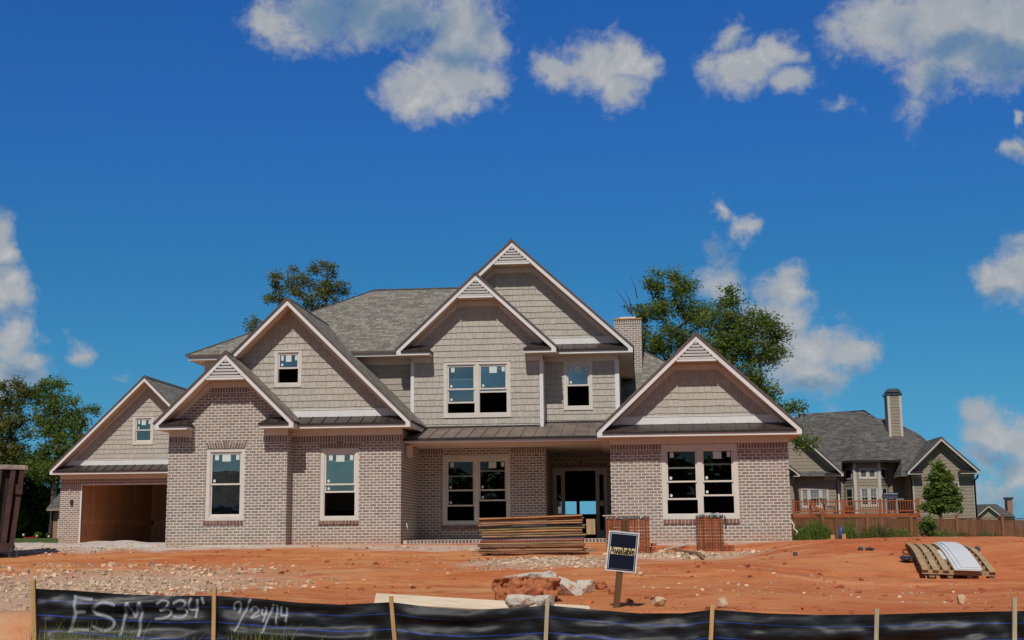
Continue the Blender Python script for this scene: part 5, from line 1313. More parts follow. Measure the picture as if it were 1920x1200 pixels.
# ------------------------------------------------------------------ long bowed pallet with fibre cement sheets
def pallet():
    Yn,Yf_=24.0,27.3
    root=thing('wooden_pallet','long bowed wooden pallet with bare slats lying on the clay slope at right','pallet',(W(1780,1070,25).x,25.5,-.1))
    # front edge and back edge of the deck, measured
    fl,fr=W(1729,1066,Yn),W(1867,1071,Yn); bl,br=W(1697,1018,Yf_),W(1812,1022,Yf_)
    def deck(s,t,up=0):
        """s across (left-right), t from back (0) to front (1); sags towards the front"""
        p=bl.lerp(br,s).lerp(fl.lerp(fr,s),t); p.z+=.11*math.sin(math.pi*t)*(1-.25*t)+up; return p
    sw=wood('pallet_slat',(.40,.29,.15),axis='y',var=.22,island=.1); sw2=wood('pallet_block',(.36,.24,.13),axis='x',var=.25,island=.15)
    def strip(mb,s0,s1,up,th,t0=0,t1=1,N=14):
        for i in range(N):
            ta=t0+(t1-t0)*i/N; tb=t0+(t1-t0)*(i+1)/N
            A,B,C,D=deck(s0,ta,up),deck(s1,ta,up),deck(s1,tb,up),deck(s0,tb,up); dn=Vector((0,0,-th))
            mb.poly([D,C,B,A]); mb.poly([A+dn,B+dn,C+dn,D+dn]); mb.poly([A,D,D+dn,A+dn][::-1]); mb.poly([B,B+dn,C+dn,C][::-1])
            if i==N-1: mb.poly([C,D,D+dn,C+dn][::-1])
            if i==0: mb.poly([A,B,B+dn,A+dn][::-1])
    for (s0,s1) in ((0,.085),(.145,.23),(.285,.37),(.43,.52),(.60,.68),(.915,1.0)):
        mb=MB(); strip(mb,s0,s1,0,.022); mb.build('slat',sw,root)
    for k in range(9):
        t=.03+.95*k/8; a=deck(0,t,-.065); b=deck(1,t,-.065); mb=MB(); mb.obox((a+b)/2,(b-a)/2,(0,.022,0),(0,0,.042)); mb.build('cross_bearer',sw2,root)
    for s in (.10,.35,.62,.92):
        mb=MB(); strip(mb,s,s+.07,-.112,.05,.02,.98,10); mb.build('skid',sw2,root)
    wh=simple('fibre_cement_sheet',(.62,.625,.61),.5,.04,2); 
    def sheet(s0,s1,up,t1,lab):
        mb=MB(); strip(mb,s0,s1,up,.010,.0,t1,16); o=mb.build('cement_sheet',wh,None); tag(o,lab,'sheet','fibre cement sheets on the pallet')
    sheet(.44,.80,.018,1.02,'lowest white fibre cement sheet on the bowed pallet, edge showing at left')
    sheet(.48,.815,.036,1.015,'middle white fibre cement sheet stacked on the bowed pallet')
    sheet(.535,.81,.052,.99,'topmost narrower white fibre cement sheet on the bowed pallet')
    mb=MB(); strip(mb,.37,.43,-.02,.01,.42,.72,6); tag(mb.build('sheet_scrap',wh,None),'small white sheet offcut lying between the pallet slats','sheet')
    bk=M['black']
    mb=MB(); p=G(1700,1047)
    mb.tube([W(1706,1030,26.3),W(1694,1031,26.2),W(1692,1036,26.1),W(1699,1039,26),W(1710,1040,25.9)],.012,5); tag(mb.build('cable_scrap',bk,None),'curl of black cable left of the pallet','cable')
    o=rockmesh('plastic_scrap',M['plast'],(.16,.14,.05),71,rough=.9,cuts=4,loc=tuple(W(1704,1046,25.6))); tag(o,'crumpled dark plastic scrap left of the pallet','plastic scrap')
    o=rockmesh('plastic_scrap',M['plast'],(.05,.05,.06),73,rough=.5,cuts=5,loc=tuple(W(1833,1029,26.6))); tag(o,'small dark lump just right of the pallet','plastic scrap')
pallet()
for (px,py,l,s) in ((1613,1032,'small upright black scrap on the clay',.05),(1630,1032,'flat dark scrap on the clay between wall and pallet',.09),(1491,1042,'small brown scrap on the clay near the house corner',.05)):
    p=G(px,py); o=rockmesh('scrap',M['plast'],(s,s,.04 if s>.06 else .06),px,rough=.6,cuts=5,loc=tuple(p+Vector((0,0,.02)))); tag(o,l,'scrap')
# ================================================================== TREES AND PLANTS
def leaf_mat(name,lo,hi,trans=.45):
    m=bpy.data.materials.new(name); m.use_nodes=True; nt=m.node_tree; b=nt.nodes['Principled BSDF']
    g=nn(nt,'ShaderNodeNewGeometry'); n=noise_n(nt,g.outputs['Position'],.9,3,.6)
    c=mixc(nt,g.outputs['Random Per Island'],lo,hi); c=mixc(nt,1.0,c,mixc(nt,mrange(nt,n,.3,.7),(.72,.78,.7),(1.25,1.18,1.0)),'MULTIPLY')
    lk(nt,c,b.inputs['Base Color']); b.inputs['Roughness'].default_value=.55; b.inputs['Specular IOR Level'].default_value=.25
    tr=nn(nt,'ShaderNodeBsdfTranslucent'); lk(nt,mixc(nt,1.0,c,(1.2,1.25,.6),'MULTIPLY'),tr.inputs[0])
    mx=nn(nt,'ShaderNodeMixShader'); mx.inputs[0].default_value=trans; out=nt.nodes['Material Output']
    lk(nt,b.outputs[0],mx.inputs[1]); lk(nt,tr.outputs[0],mx.inputs[2]); lk(nt,mx.outputs[0],out.inputs[0]); return m
M['leafA']=leaf_mat('broadleaf',(.085,.135,.030),(.20,.255,.06)); M['leafB']=leaf_mat('olive_leaf',(.10,.115,.035),(.20,.20,.065)); M['leafC']=leaf_mat('dark_leaf',(.040,.075,.018),(.10,.15,.032))
M['leafY']=leaf_mat('bright_leaf',(.09,.15,.02),(.16,.22,.035)); M['bark']=simple('bark',(.075,.058,.045),.95,.3,9,bumps=.5)
def leaves(V,F,c,n,r,size,rd,flat=.75):
    for k in range(n):
        d=rd.normal(size=3); d/=np.linalg.norm(d)+1e-9; p=c+d*r*np.array([1,1,flat])*rd.random()**.45
        s=size*(.6+.8*rd.random()); u=rd.normal(size=3); u[2]*=.5; u/=np.linalg.norm(u); w=np.cross(u,rd.normal(size=3)); w/=np.linalg.norm(w)+1e-9
        i=len(V); V.append(p-u*s); V.append(p+w*s*.42-u*s*.1); V.append(p+u*s); V.append(p-w*s*.42-u*s*.1); F.append((i,i+1,i+2,i+3))
def finish(name,V,F,mat,parent,o0):
    me=bpy.data.meshes.new(name); me.from_pydata([tuple(np.array(v)-np.array(o0)) for v in V],[],F); me.materials.append(mat)
    o=bpy.data.objects.new(name,me); COL.objects.link(o); o.parent=parent; return o
def tree(label,base,blobs,leafmat,seed,name='tree',clusters=120,per=55,crad=.55,lsize=.13,trunk=.16,depth=1.0,group=None,flat=.75,cat='tree',sparse=0,bare=()):
    """blobs: list of (centre, rx, rz) in world metres; limbs grow from the base to every leaf clump"""
    rd=np.random.default_rng(seed); root=thing(name,label,cat,tuple(base),group)
    pts=[]; wts=np.array([b[1]*b[2] for b in blobs]); wts=wts/wts.sum()
    for b,w in zip(blobs,wts):
        c,rx,rz=b
        for k in range(max(3,int(clusters*w))):
            d=rd.normal(size=3); d/=np.linalg.norm(d); rr=rd.random()**.4
            pts.append(np.array(c)+d*rr*np.array([rx,rx*depth,rz]))
    pts=[p for p in pts if p[2]>base[2]+.3]; nodes=[np.array(base,dtype=float)]; par=[-1]
    ctr=sum(np.array(b[0])*w for b,w in zip(blobs,wts)); zlow=min(b[0][2]-b[2] for b in blobs)
    top=np.array([ctr[0]*.6+base[0]*.4,ctr[1]*.6+base[1]*.4,max(zlow+.3,base[2]+.6*(ctr[2]-base[2]))])
    n=6
    for k in range(1,n+1): nodes.append(np.array(base)*(1-k/n)+top*k/n+rd.normal(size=3)*.06*(k/n)); par.append(len(nodes)-2)
    leaf_nodes=[]
    for p in sorted(pts,key=lambda q:np.linalg.norm(q-top)):
        A=np.array(nodes[2:]); d=np.linalg.norm(A-p,axis=1)+np.maximum(0,A[:,2]-p[2])*1.6; j=int(np.argmin(d))+2
        q=nodes[j]; L=np.linalg.norm(p-q); m=max(1,int(L/.8)); prev=j
        for k in range(1,m+1):
            t=k/m; x=q*(1-t)+p*t+np.array([0,0,.10*L*math.sin(math.pi*t)])+ (rd.normal(size=3)*.05*L if k<m else 0)
            nodes.append(x); par.append(prev); prev=len(nodes)-1
        leaf_nodes.append(prev)
    cnt=np.zeros(len(nodes))
    for l in leaf_nodes: cnt[l]+=1
    for k in range(len(nodes)-1,0,-1): cnt[par[k]]+=cnt[k]
    tot=max(1,cnt[0]); rad=lambda k: max(.012,trunk*math.sqrt(max(cnt[k],.3)/tot))
    tb=MB()
    for k in range(1,len(nodes)):
        tb.tube([nodes[par[k]],nodes[k]],[rad(par[k]) if par[k]<7 or cnt[par[k]]<cnt[k]*1.5 else rad(k)*1.1,rad(k)],5 if rad(k)>.05 else 4,cap=False)
    for (a,b_) in bare: tb.tube([a,(np.array(a)+np.array(b_))/2+np.array([.06,0,.05]),b_],[.03,.02,.008],4,cap=False)
    tb.build('trunk',M['bark'],root,uvmode=False)
    V=[];F=[]
    for l in leaf_nodes:
        if rd.random()<sparse: continue
        leaves(V,F,nodes[l],int(per*(.5+rd.random())),crad*(.7+.6*rd.random()),lsize,rd,flat)
        q=nodes[par[l]]; leaves(V,F,(q+nodes[l])/2,int(per*.3),crad*.6,lsize,rd,flat)
    finish('crown',V,F,leafmat,root,base)
    return root
def blob(px,py,rx,ry,Y,dy=0):
    rx*=.96; ry*=.96
    s=.9735/F_PX*Y; return (tuple(W(px,py,Y+dy)),rx*s,ry*s)
def gbase(px,Y,zoff=0): x=WX(px,1000,Y); return (x,Y,ground_z(x,Y,False)+zoff)
# behind the house, left of the main ridge
Y=64
tree('olive-green tree rising behind the tall front gable and the main roof',gbase(585,Y),[blob(550,525,48,26,Y),blob(602,503,20,24,Y),blob(570,560,64,28,Y),blob(508,560,28,16,Y),blob(634,545,24,30,Y),blob(600,540,34,34,Y),blob(520,530,26,20,Y),blob(600,600,50,40,Y),blob(640,570,16,14,Y),blob(480,612,26,20,Y),blob(625,510,16,20,Y),blob(560,640,70,40,Y)],M['leafB'],3,clusters=240,per=44,crad=.42,lsize=.07,trunk=.13,depth=.7,sparse=.12)
Y=60
w=lambda px,py,dy=0: tuple(W(px,py,Y+dy))
tree('tall dark tree behind the brick chimney with bare twigs at its left',gbase(1255,Y),[blob(1228,535,22,32,Y),blob(1285,540,32,26,Y),blob(1245,575,48,26,Y),blob(1300,590,40,34,Y),blob(1200,585,30,18,Y),blob(1205,630,26,24,Y),blob(1260,520,20,18,Y),blob(1270,640,60,36,Y),blob(1225,660,26,26,Y),blob(1310,660,35,40,Y)],M['leafA'],5,clusters=300,per=46,crad=.46,lsize=.068,trunk=.13,depth=.8,group=None,
   bare=[(w(1190,600),w(1153,540)),(w(1185,590),w(1172,545)),(w(1178,580),w(1160,575)),(w(1195,560),w(1182,520)),(w(1225,560),w(1205,515))])
Y=57
tree('broad green tree behind the right wing reaching over towards the tan house',gbase(1370,Y),[blob(1368,560,26,24,Y),blob(1350,600,40,30,Y),blob(1410,605,48,26,Y),blob(1450,625,28,24,Y),blob(1390,650,60,40,Y),blob(1445,665,32,26,Y),blob(1400,705,50,30,Y),blob(1440,740,34,24,Y),blob(1350,660,40,40,Y),blob(1470,765,30,14,Y),blob(1495,765,14,8,Y),blob(1420,780,50,25,Y),blob(1505,828,22,13,Y,-2),blob(1488,812,14,8,Y,-2)],M['leafA'],8,clusters=420,per=46,crad=.46,lsize=.068,trunk=.13,depth=.8)
Y=78
TG='trees beyond the garage'
tree('loose-crowned tree at the far left edge beyond the dumpster',gbase(25,Y),[blob(25,722,34,16,Y),blob(40,750,30,24,Y),blob(5,750,40,34,Y),blob(20,800,52,40,Y),blob(15,850,52,40,Y),blob(-30,800,50,80,Y)],M['leafB'],12,clusters=210,per=50,crad=.60,lsize=.092,trunk=.22,depth=.7,group=TG)
tree('tall airy green tree just left of the garage gable',gbase(98,Y),[blob(100,722,32,14,Y),blob(75,745,26,24,Y),blob(110,760,40,26,Y),blob(135,790,34,34,Y),blob(172,772,18,10,Y),blob(95,795,40,30,Y),blob(110,840,46,36,Y),blob(150,830,20,22,Y),blob(85,880,46,30,Y)],M['leafA'],15,clusters=260,per=46,crad=.58,lsize=.09,trunk=.22,depth=.7,group=TG)
tree('dense dark tree standing between the dumpster and the garage',gbase(70,84),[blob(60,885,60,40,84),blob(90,930,44,36,84),blob(40,940,44,46,84),blob(75,965,50,30,84),blob(65,995,60,22,84),blob(30,1000,50,20,84),blob(110,990,30,25,84),blob(105,950,30,34,84)],M['leafC'],18,clusters=150,per=75,crad=.75,lsize=.17,trunk=.25,depth=.5,group=TG)
tree('dense dark tree low behind the dumpster',gbase(5,82),[blob(0,880,50,50,82),blob(10,950,50,50,82),blob(-50,930,60,70,82)],M['leafC'],21,clusters=120,per=75,crad=.8,lsize=.17,trunk=.25,depth=.5,group=TG)
tree('young leafy green tree behind the wooden fence beside the tan house',gbase(1762,74),[blob(1758,876,7,12,74),blob(1752,892,14,10,74),blob(1773,893,9,10,74),blob(1762,905,22,13,74),blob(1780,920,16,9,74),blob(1744,915,14,9,74),blob(1764,928,26,13,74),blob(1786,938,15,9,74),blob(1752,950,28,12,74),blob(1780,952,20,9,74)],M['leafA'],25,clusters=130,per=42,crad=.32,lsize=.12,trunk=.10,depth=.9)
# shrubs
def bush(label,px,py,rx,ry,Y,mat,seed,n=900,ls=.09,name='shrub',group=None):
    b=gbase(px,Y); c,r,h=blob(px,py,rx,ry,Y); rd=np.random.default_rng(seed); root=thing(name,label,'shrub',(c[0],c[1],b[2]),group)
    tb=MB(); 
    for k in range(7): e=np.array(c)+rd.normal(size=3)*np.array([r*.5,r*.4,h*.4]); tb.tube([(c[0]+rd.normal()*.05,c[1],b[2]),tuple(e)],[.025,.008],4,cap=False)
    tb.build('stem',M['bark'],root,uvmode=False); V=[];F=[]
    for k in range(26):
        d=rd.normal(size=3); d/=np.linalg.norm(d); leaves(V,F,np.array(c)+d*np.array([r*.7,r*.6,h*.7])*rd.random()**.4,n//26,min(r,h)*.42,ls,rd)
    finish('foliage',V,F,mat,root,root.location); return root
bush('round bright green bush on the lawn left of the garage',71,1002,9,6,63,M['leafY'],31,700,.06,group='bushes on the lawn')
bush('low dark green bush beside the brick wall left of the garage',91,1003,7,5,63.5,M['leafC'],33,600,.06,group='bushes on the lawn')
bush('bushy green shrub against the wooden fence below the young tree',1742,986,22,24,66,M['leafA'],35,2000,.08)
def feather(label,px,top,wd,Y,seed,n=420,mat='leafB'):
    b=gbase(px,Y); rd=np.random.default_rng(seed); root=thing('tall_weed',label,'weeds',b,'tall feathery weeds along the wooden fence'); tz=WZ(px,top,Y); H=tz-b[2]; s=.9735/F_PX*Y; V=[];F=[]
    for k in range(n):
        x=b[0]+(rd.random()*2-1)*wd*s*1.05; y=b[1]+rd.normal()*.3; h=H*(.25+.75*rd.random()**1.3)*(1-.35*min(1,abs(x-b[0])/(wd*s))); lx=rd.normal()*.14*h; w=.012+.014*rd.random()
        m=4; i=len(V)
        for j in range(m+1): t=j/m; V.append((x+lx*t*t-w*(1-.8*t),y,b[2]+h*t)); V.append((x+lx*t*t+w*(1-.8*t),y+.01,b[2]+h*t))
        for j in range(m): F.append((i+2*j,i+2*j+1,i+2*j+3,i+2*j+2))
        for j in range(3): leaves(V,F,np.array([x+lx*(.4+.2*j)**2,y,b[2]+h*(.45+.2*j)]),2,.10,.05,rd)
    finish('foliage',V,F,M[mat],root,b)
feather('tall feathery green weeds next to the house corner by the fence',1528,966,30,60,41,760,'leafA')
feather('low grey-green weeds between house corner and the feathery clump',1500,980,18,61,42,380)
feather('narrow upright green weed clump right of the blue tube',1590,966,13,60,43,460,'leafA')
feather('broad dull green weed patch at the middle of the fence',1645,976,48,60,45,1100)
feather('low sparse weeds at the fence under the small gable',1800,988,28,61,46,460)
feather('low grey-green weeds at the fence near the right edge',1850,988,32,61,47,520)
feather('tall green weed tuft midway along the fence left of the bushy shrub',1690,980,20,62,48,420,'leafA')
feather('scattered low weeds along the fence right of the bushy shrub',1772,985,18,62,49,380,'leafA')
feather('thin low weeds at the far right end of the fence',1900,1002,24,61,50,240)
# ================================================================== WOODEN FENCE ON THE RIGHT
def privacy_fence():
    Yf=70; pp=[1458,1541.7,1625,1707,1792.6,1878.5,1966]; tops=[966,966,965.5,966,967.5,968.5,970]
    root=thing('privacy_fence','reddish brown wooden privacy fence with square posts','fence',(WX(1707,970,Yf),Yf,-1.2))
    bm_=wood('cedar_fence_board',(.19,.080,.040),axis='z',var=.3,island=.22); pm_=wood('cedar_fence_post',(.25,.10,.045),axis='z',var=.2)
    rd=random.Random(3)
    for k in range(len(pp)-1):
        a=W(pp[k],tops[k]+4,Yf); b=W(pp[k+1],tops[k+1]+4,Yf); mb=MB(); n=17; w=(b.x-a.x)/n
        for i in range(n):
            x=a.x+i*w; z=a.z+(b.z-a.z)*(i+.5)/n+rd.uniform(-.012,.012); mb.box(x+.006,x+w-.006,Yf+rd.uniform(-.006,.006),Yf+.022,-1.75,z-.05)
        mb.box(a.x,b.x,Yf-.045,Yf-.008,a.z-.03,a.z+.015); mb.box(a.x,b.x,Yf+.024,Yf+.06,-1.3,-1.2)
        mb.build('board_panel',bm_,root)
    for x,t in zip(pp,tops):
        p=W(x,t-2,Yf); mb=MB(); mb.box(p.x-.075,p.x+.075,Yf-.12,Yf-.05,-1.75,p.z); mb.box(p.x-.09,p.x+.09,Yf-.135,Yf-.03,p.z,p.z+.025); mb.build('post',pm_,root)
privacy_fence()
def section_behind():
    Yf=64; x0=WX(1085,990,Yf); x1=WX(1135,990,Yf); root=thing('fence_section','sunlit tan wooden board screen seen through the open front doorway','fence',((x0+x1)/2,Yf,0)); mb=MB(); n=9; w=(x1-x0)/n
    zt=WZ(1110,968,Yf)
    for i in range(n): mb.box(x0+i*w+.008,x0+(i+1)*w-.008,Yf,Yf+.025,-.4,zt)
    mb.build('board_panel',wood('fresh_pine_screen',(.52,.30,.13),axis='z',var=.2,island=.12),root)
    for x in (x0+.05,x1-.05): m_=MB(); m_.box(x-.05,x+.05,Yf+.026,Yf+.12,-.4,zt+.05); m_.build('post',M['bark'],root)
section_behind()
# ================================================================== TAN HOUSE NEXT DOOR
def neighbour():
    Yn=78.0; root=thing('tan_house','tan lap-sided house with dark shingle roof, deck and tall boxed chimney','house',(WX(1660,960,80),82,-1.2)); Q=root
    # long roof
    ze_=WZ(1630,862,79.4); zr=WZ(1560,772,86.5); nrm=Vector((0,-(zr-ze_),7.1)).normalized(); p0=Vector((0,79.4,ze_))
    pl=lambda x,y: tuple(on_plane(x,y,p0,nrm))
    f=[pl(*q) for q in ((1478,893),(1578,893),(1578,861),(1690,861),(1690,893),(1701,893),(1748,836),(1722,813),(1692,798),(1664,784.5),(1645,784.5),(1619,769.5),(1498,776),(1478,792))]
    mb=MB(); mb.poly(f); bk=[(p[0],p[1]+2*(86.5-p[1])+.01,p[2]) for p in f]; mb.poly(bk[::-1])
    for k in range(len(f)):
        a,b=f[k],f[(k+1)%len(f)]; mb.poly([b,a,bk[k],bk[(k+1)%len(f)]])
    mb.build('roof',M['nroof'],Q)
    wt='nwhite'
    # big gable at left, half hidden by the new house
    zl=WZ(1582,893,77.4)
    g1=gable(Q,WX(1338,893,77.4),WX(1582,893,77.4),zl,WZ(1460,772,77.4),77.4,Yn,84,WX(1345,900,Yn),WX(1568,900,Yn),hend=.2,wv=.2,ret='short',L=(1.4,1.05),roofmat='nroof',white=wt,frieze=wt,soff='nlap',pent_h=.16)
    xr=WX(1568,930,Yn)
    wn1=rect(1502,916,1554,952,Yn)
    shakes(Q,under(g1,WX(1347,930,Yn),xr,-1.7),[wn1],Yn,'nlap',expo=.20,wmin=2.5,wmax=4.2,jit=0,name='lap_siding',seed=51,thick=.022)
    window(Q,wn1,Yn,3,(0,0,0),('lowe','clear'),proud=True,tw=.075,trim='nwhite',stick=False,grid=True,depth=1.5)
    mb=MB(); mb.poly([(xr,Yn,-1.7),(xr,81,-1.7),(xr,81,zl+.1),(xr,Yn,zl+.1)]); mb.build('siding_wall',M['nlap'],Q)
    # little porch gable at far left
    g0=gable(Q,WX(1440,893,76.2),WX(1500,893,76.2),WZ(1500,893.5,76.2),WZ(1470,864,76.2),76.2,77.0,78,WX(1445,900,77),WX(1488,900,77),hend=.17,wv=.16,ret='short',L=(.4,.35),roofmat='nroof',white=wt,frieze=wt,soff='nlap',pent_h=.1)
    mb=MB(); mb.poly([(WX(1440,900,77),77,-1.7),(WX(1488,900,77),77,-1.7),(WX(1488,900,77),77,g0['ze']+.1),(WX(1440,900,77),77,g0['ze']+.1)]); mb.build('siding_wall',M['nlap'],Q)
    # right gable
    zg=WZ(1836,888,77.4)
    g2=gable(Q,WX(1702,889,77.4),WX(1836.5,887,77.4),zg,WZ(1768,820,77.4),77.4,Yn,86,WX(1710,930,Yn),WX(1828,930,Yn),hend=.2,wv=.2,ret='short',L=(.85,1.05),roofmat='nroof',white=wt,frieze=wt,soff='nlap',pent_h=.16)
    a,b=WX(1711,930,Yn),WX(1829,930,Yn); wn2=rect(1779,903,1799,941,Yn)
    shakes(Q,under(g2,a,b,-1.7),[wn2],Yn,'nlap',expo=.20,wmin=2.5,wmax=4.2,jit=0,name='lap_siding',seed=53,thick=.022)
    window(Q,wn2,Yn,1,(0,),('lowe','clear'),proud=True,tw=.075,trim='nwhite',stick=False,grid=True,depth=1.5)
    mb=MB(); mb.poly([(b,Yn,-1.7),(b,88,-1.7),(b,88,zg+.1),(b,Yn,zg+.1)]); mb.poly([(a,Yn,-1.7),(a,Yn,zg+.1),(a,86,zg+.1),(a,86,-1.7)]); mb.build('siding_wall',M['nlap'],Q)
    mb=MB(); mb.box(a-.02,a+.10,Yn-.04,Yn+.05,-1.7,zg-.1); mb.build('corner_board',M[wt],Q); mb=MB(); mb.box(b-.10,b+.02,Yn-.04,Yn+.05,-1.7,zg-.1); mb.build('corner_board',M[wt],Q)
    for (px,pz) in ((1833.5,891),(1707,890)):
        x=WX(px,900,77.6); z=WZ(px,pz,77.6); mb=MB(); s=1 if px>1800 else -1; mb.tube([(x,77.5,z),(x,77.7,z-.12),(x-s*.12,77.9,z-.3),(x-s*.12,77.92,-1.6)],.055,6); mb.build('downspout',M['black'],Q)
    # recessed back wall and the two-storey bay
    Yw=80.2; zt=WZ(1630,865,79.4)+.05
    wl,wr_=WX(1566,930,Yw),WX(1702,930,Yw)
    shakes(Q,[(wl,-1.7),(wr_,-1.7),(wr_,zt),(wl,zt)],[],Yw,'nlap',expo=.20,wmin=2.5,wmax=4.2,jit=0,name='lap_siding',seed=57,thick=.022)
    Yb=79.0; bx=[WX(1583,930,Yw),WX(1604.5,930,Yb),WX(1650.5,930,Yb),WX(1667,930,Yw)]
    zb=-1.7
    wu=rect(1610.5,877.5,1643.5,898,Yb); wd=rect(1613,914,1647,950,Yb)
    shakes(Q,[(bx[1],zb),(bx[2],zb),(bx[2],zt),(bx[1],zt)],[wu,wd],Yb,'nlap',expo=.20,wmin=2.5,wmax=4.2,jit=0,name='lap_siding',seed=59,thick=.022)
    window(Q,wu,Yb,2,(0,0),('clear','clear'),proud=True,tw=.07,trim='nwhite',stick=False,grid=True,depth=.9,mx=.05,mz=.05,single=True)
    window(Q,wd,Yb,2,(0,0),('lowe','clear'),proud=True,tw=.07,trim='nwhite',stick=False,grid=True,depth=.9,mx=.05,mz=.05)
    for s,(xa,ya,xb,yb_) in enumerate(((bx[0],Yw,bx[1],Yb),(bx[2],Yb,bx[3],Yw))):
        mb=MB(); mb.poly([(xa,ya,zb),(xb,yb_,zb),(xb,yb_,zt),(xa,ya,zt)]); 
        d=Vector((xb-xa,yb_-ya,0)); L=d.length; d.normalize(); nrm=Vector((d.y,-d.x,0)); z=zb
        while z<zt: mb.obox(Vector((xa,ya,0))+d*L/2+nrm*.012+Vector((0,0,z+.1)),d*L/2,nrm*.004+Vector((0,0,-.03))*.0,Vector((0,0,.098))-nrm*.009); z+=.2
        mb.build('siding_wall',M['nlap'],Q)
        for (t,bm2,gm) in ((wu[3],wu[2],'clear'),(wd[3],wd[2],'lowe')):
            c0,c1=(.22,.80) if s==0 else (.18,.72); m_=MB(); A=Vector((xa,ya,0))+d*L*c0+nrm*.03; B=Vector((xa,ya,0))+d*L*c1+nrm*.03
            mid=(A+B)/2; hw=(B-A).length/2
            for (c_,w_,h_) in ((0,hw,.04),): 
                m_.obox(mid+Vector((0,0,t-.04)),d*hw,nrm*.02,(0,0,.04)); m_.obox(mid+Vector((0,0,bm2+.04)),d*hw,nrm*.02,(0,0,.04))
                m_.obox(A+d*.035+Vector((0,0,(t+bm2)/2)),d*.035,nrm*.019,(0,0,(t-bm2)/2-.08)); m_.obox(B-d*.035+Vector((0,0,(t+bm2)/2)),d*.035,nrm*.019,(0,0,(t-bm2)/2-.08))
                if gm=='lowe': m_.obox(mid+Vector((0,0,(t+bm2)/2)),d*(hw-.07),nrm*.018,(0,0,.03))
            wo=m_.build('window',M['nwhite'],Q); m_=MB(); o_=nrm*.002; m_.poly([A+o_+Vector((0,0,bm2+.05)),B+o_+Vector((0,0,bm2+.05)),B+o_+Vector((0,0,t-.05)),A+o_+Vector((0,0,t-.05))]); m_.build('pane',M['ndark'],wo)
    for x in (bx[1],bx[2]): mb=MB(); mb.box(x-.09,x+.09,Yb-.05,Yb+.1,zb,zt); mb.build('corner_board',M[wt],Q)
    e0,e1=WX(1577,866,78.6),WX(1690,866,79.3); mb=MB(); ez=WZ(1630,864,78.7); c0=WX(1604,866,78.4); c1=WX(1652,866,78.4)
    pts=[(e0,79.4),(c0,78.5),(c1,78.5),(e1,79.4)]
    for (p,q) in zip(pts,pts[1:]): mb.poly([(p[0],p[1],ez-.10),(q[0],q[1],ez-.10),(q[0],q[1],ez+.04),(p[0],p[1],ez+.04)])
    mb.poly([(e0,79.4,ez-.1),(e0,80.3,ez-.1),(e1,80.3,ez-.1),(e1,79.4,ez-.1),(c1,78.5,ez-.1),(c0,78.5,ez-.1)]); 
    mb.build('fascia',M['black'],Q)
    mb=MB(); mb.poly([(e0,79.4,ez+.04),(c0,78.5,ez+.04),(c1,78.5,ez+.04),(e1,79.4,ez+.04),(e1-1.2,81.2,ez+1.95),(e0+1.2,81.2,ez+1.95)]); mb.build('roof',M['nroof'],Q)
    x=WX(1574,930,77.9); mb=MB(); mb.tube([(x,78.2,zl-.1),(x+.05,78.3,-1.6)],.06,6); mb.build('downspout',M[wt],Q)
    # boxed chimney and flue pipe
    Yc=82.6; c=rect(1666,741,1691.5,830,Yc); mb=MB(); mb.box(c[0],c[1],Yc,Yc+1.1,c[2]-1,c[3]); z=c[2]
    while z<c[3]-.1: mb.obox(((c[0]+c[1])/2,Yc-.012,z+.1),((c[1]-c[0])/2-.1,0,0),(0,.004,0),(0,.009,.098)); z+=.2
    co=mb.build('chimney',M['nlap'],Q); 
    for x in (c[0],c[1]-.11): m_=MB(); m_.box(x-.02,x+.13,Yc-.035,Yc+.1,c[2]-1,c[3]); m_.build('corner_board',M[wt],co)
    mb=MB(); mb.box(c[0]-.07,c[1]+.07,Yc-.08,Yc+1.2,c[3],c[3]+.14); 
    zt2=c[3]+.14; h=WZ(1679,728,Yc)-zt2
    a4=[(c[0]-.03,Yc-.04),(c[1]+.03,Yc-.04),(c[1]+.03,Yc+1.1),(c[0]-.03,Yc+1.1)]; b4=[(c[0]+.12,Yc+.15),(c[1]-.12,Yc+.15),(c[1]-.12,Yc+.9),(c[0]+.12,Yc+.9)]
    for k in range(4): mb.poly([(*a4[k],zt2+.06),(*a4[(k+1)%4],zt2+.06),(*b4[(k+1)%4],zt2+h),(*b4[k],zt2+h)])
    mb.poly([(*p,zt2+h) for p in b4]); mb.build('chimney_cap',M['plast'],co)
    p=on_plane(1613,801,p0,nrm); mb=MB(); mb.tube([p-Vector((0,0,.2)),p+Vector((0,0,.55))],.045,8); mb.tube([p+Vector((0,0,.0)),p+Vector((0,0,.16))],[.20,.06],8); mb.tube([p+Vector((0,0,.55)),p+Vector((0,0,.62))],[.06,.06],8); mb.build('flue_pipe',simple('galvanised_pipe',(.52,.56,.60),.35,.1,5,metal=.6),Q)
    # deck
    red=wood('redwood_stain',(.34,.095,.035),axis='x',var=.2,island=.08); redz=wood('redwood_post',(.32,.09,.033),axis='z',var=.2,island=.08); Yd=75.0
    xl,xr2=WX(1486,950,Yd),WX(1722,950,Yd); zd=WZ(1600,963,Yd)
    mb=MB(); mb.box(xl,xr2,Yd,Yn,zd-.03,zd); mb.box(xl,xr2,Yd-.04,Yd,zd-.25,zd+.0); mb.build('deck_floor',red,Q)
    posts=[1488,1519,1581,1650,1721]; ztop=WZ(1600,938.5,Yd)
    for px in posts: x=WX(px,950,Yd); mb=MB(); mb.box(x-.075,x+.075,Yd-.10,Yd-.042,zd-.25,ztop+.09); mb.build('railing_post',redz,Q)
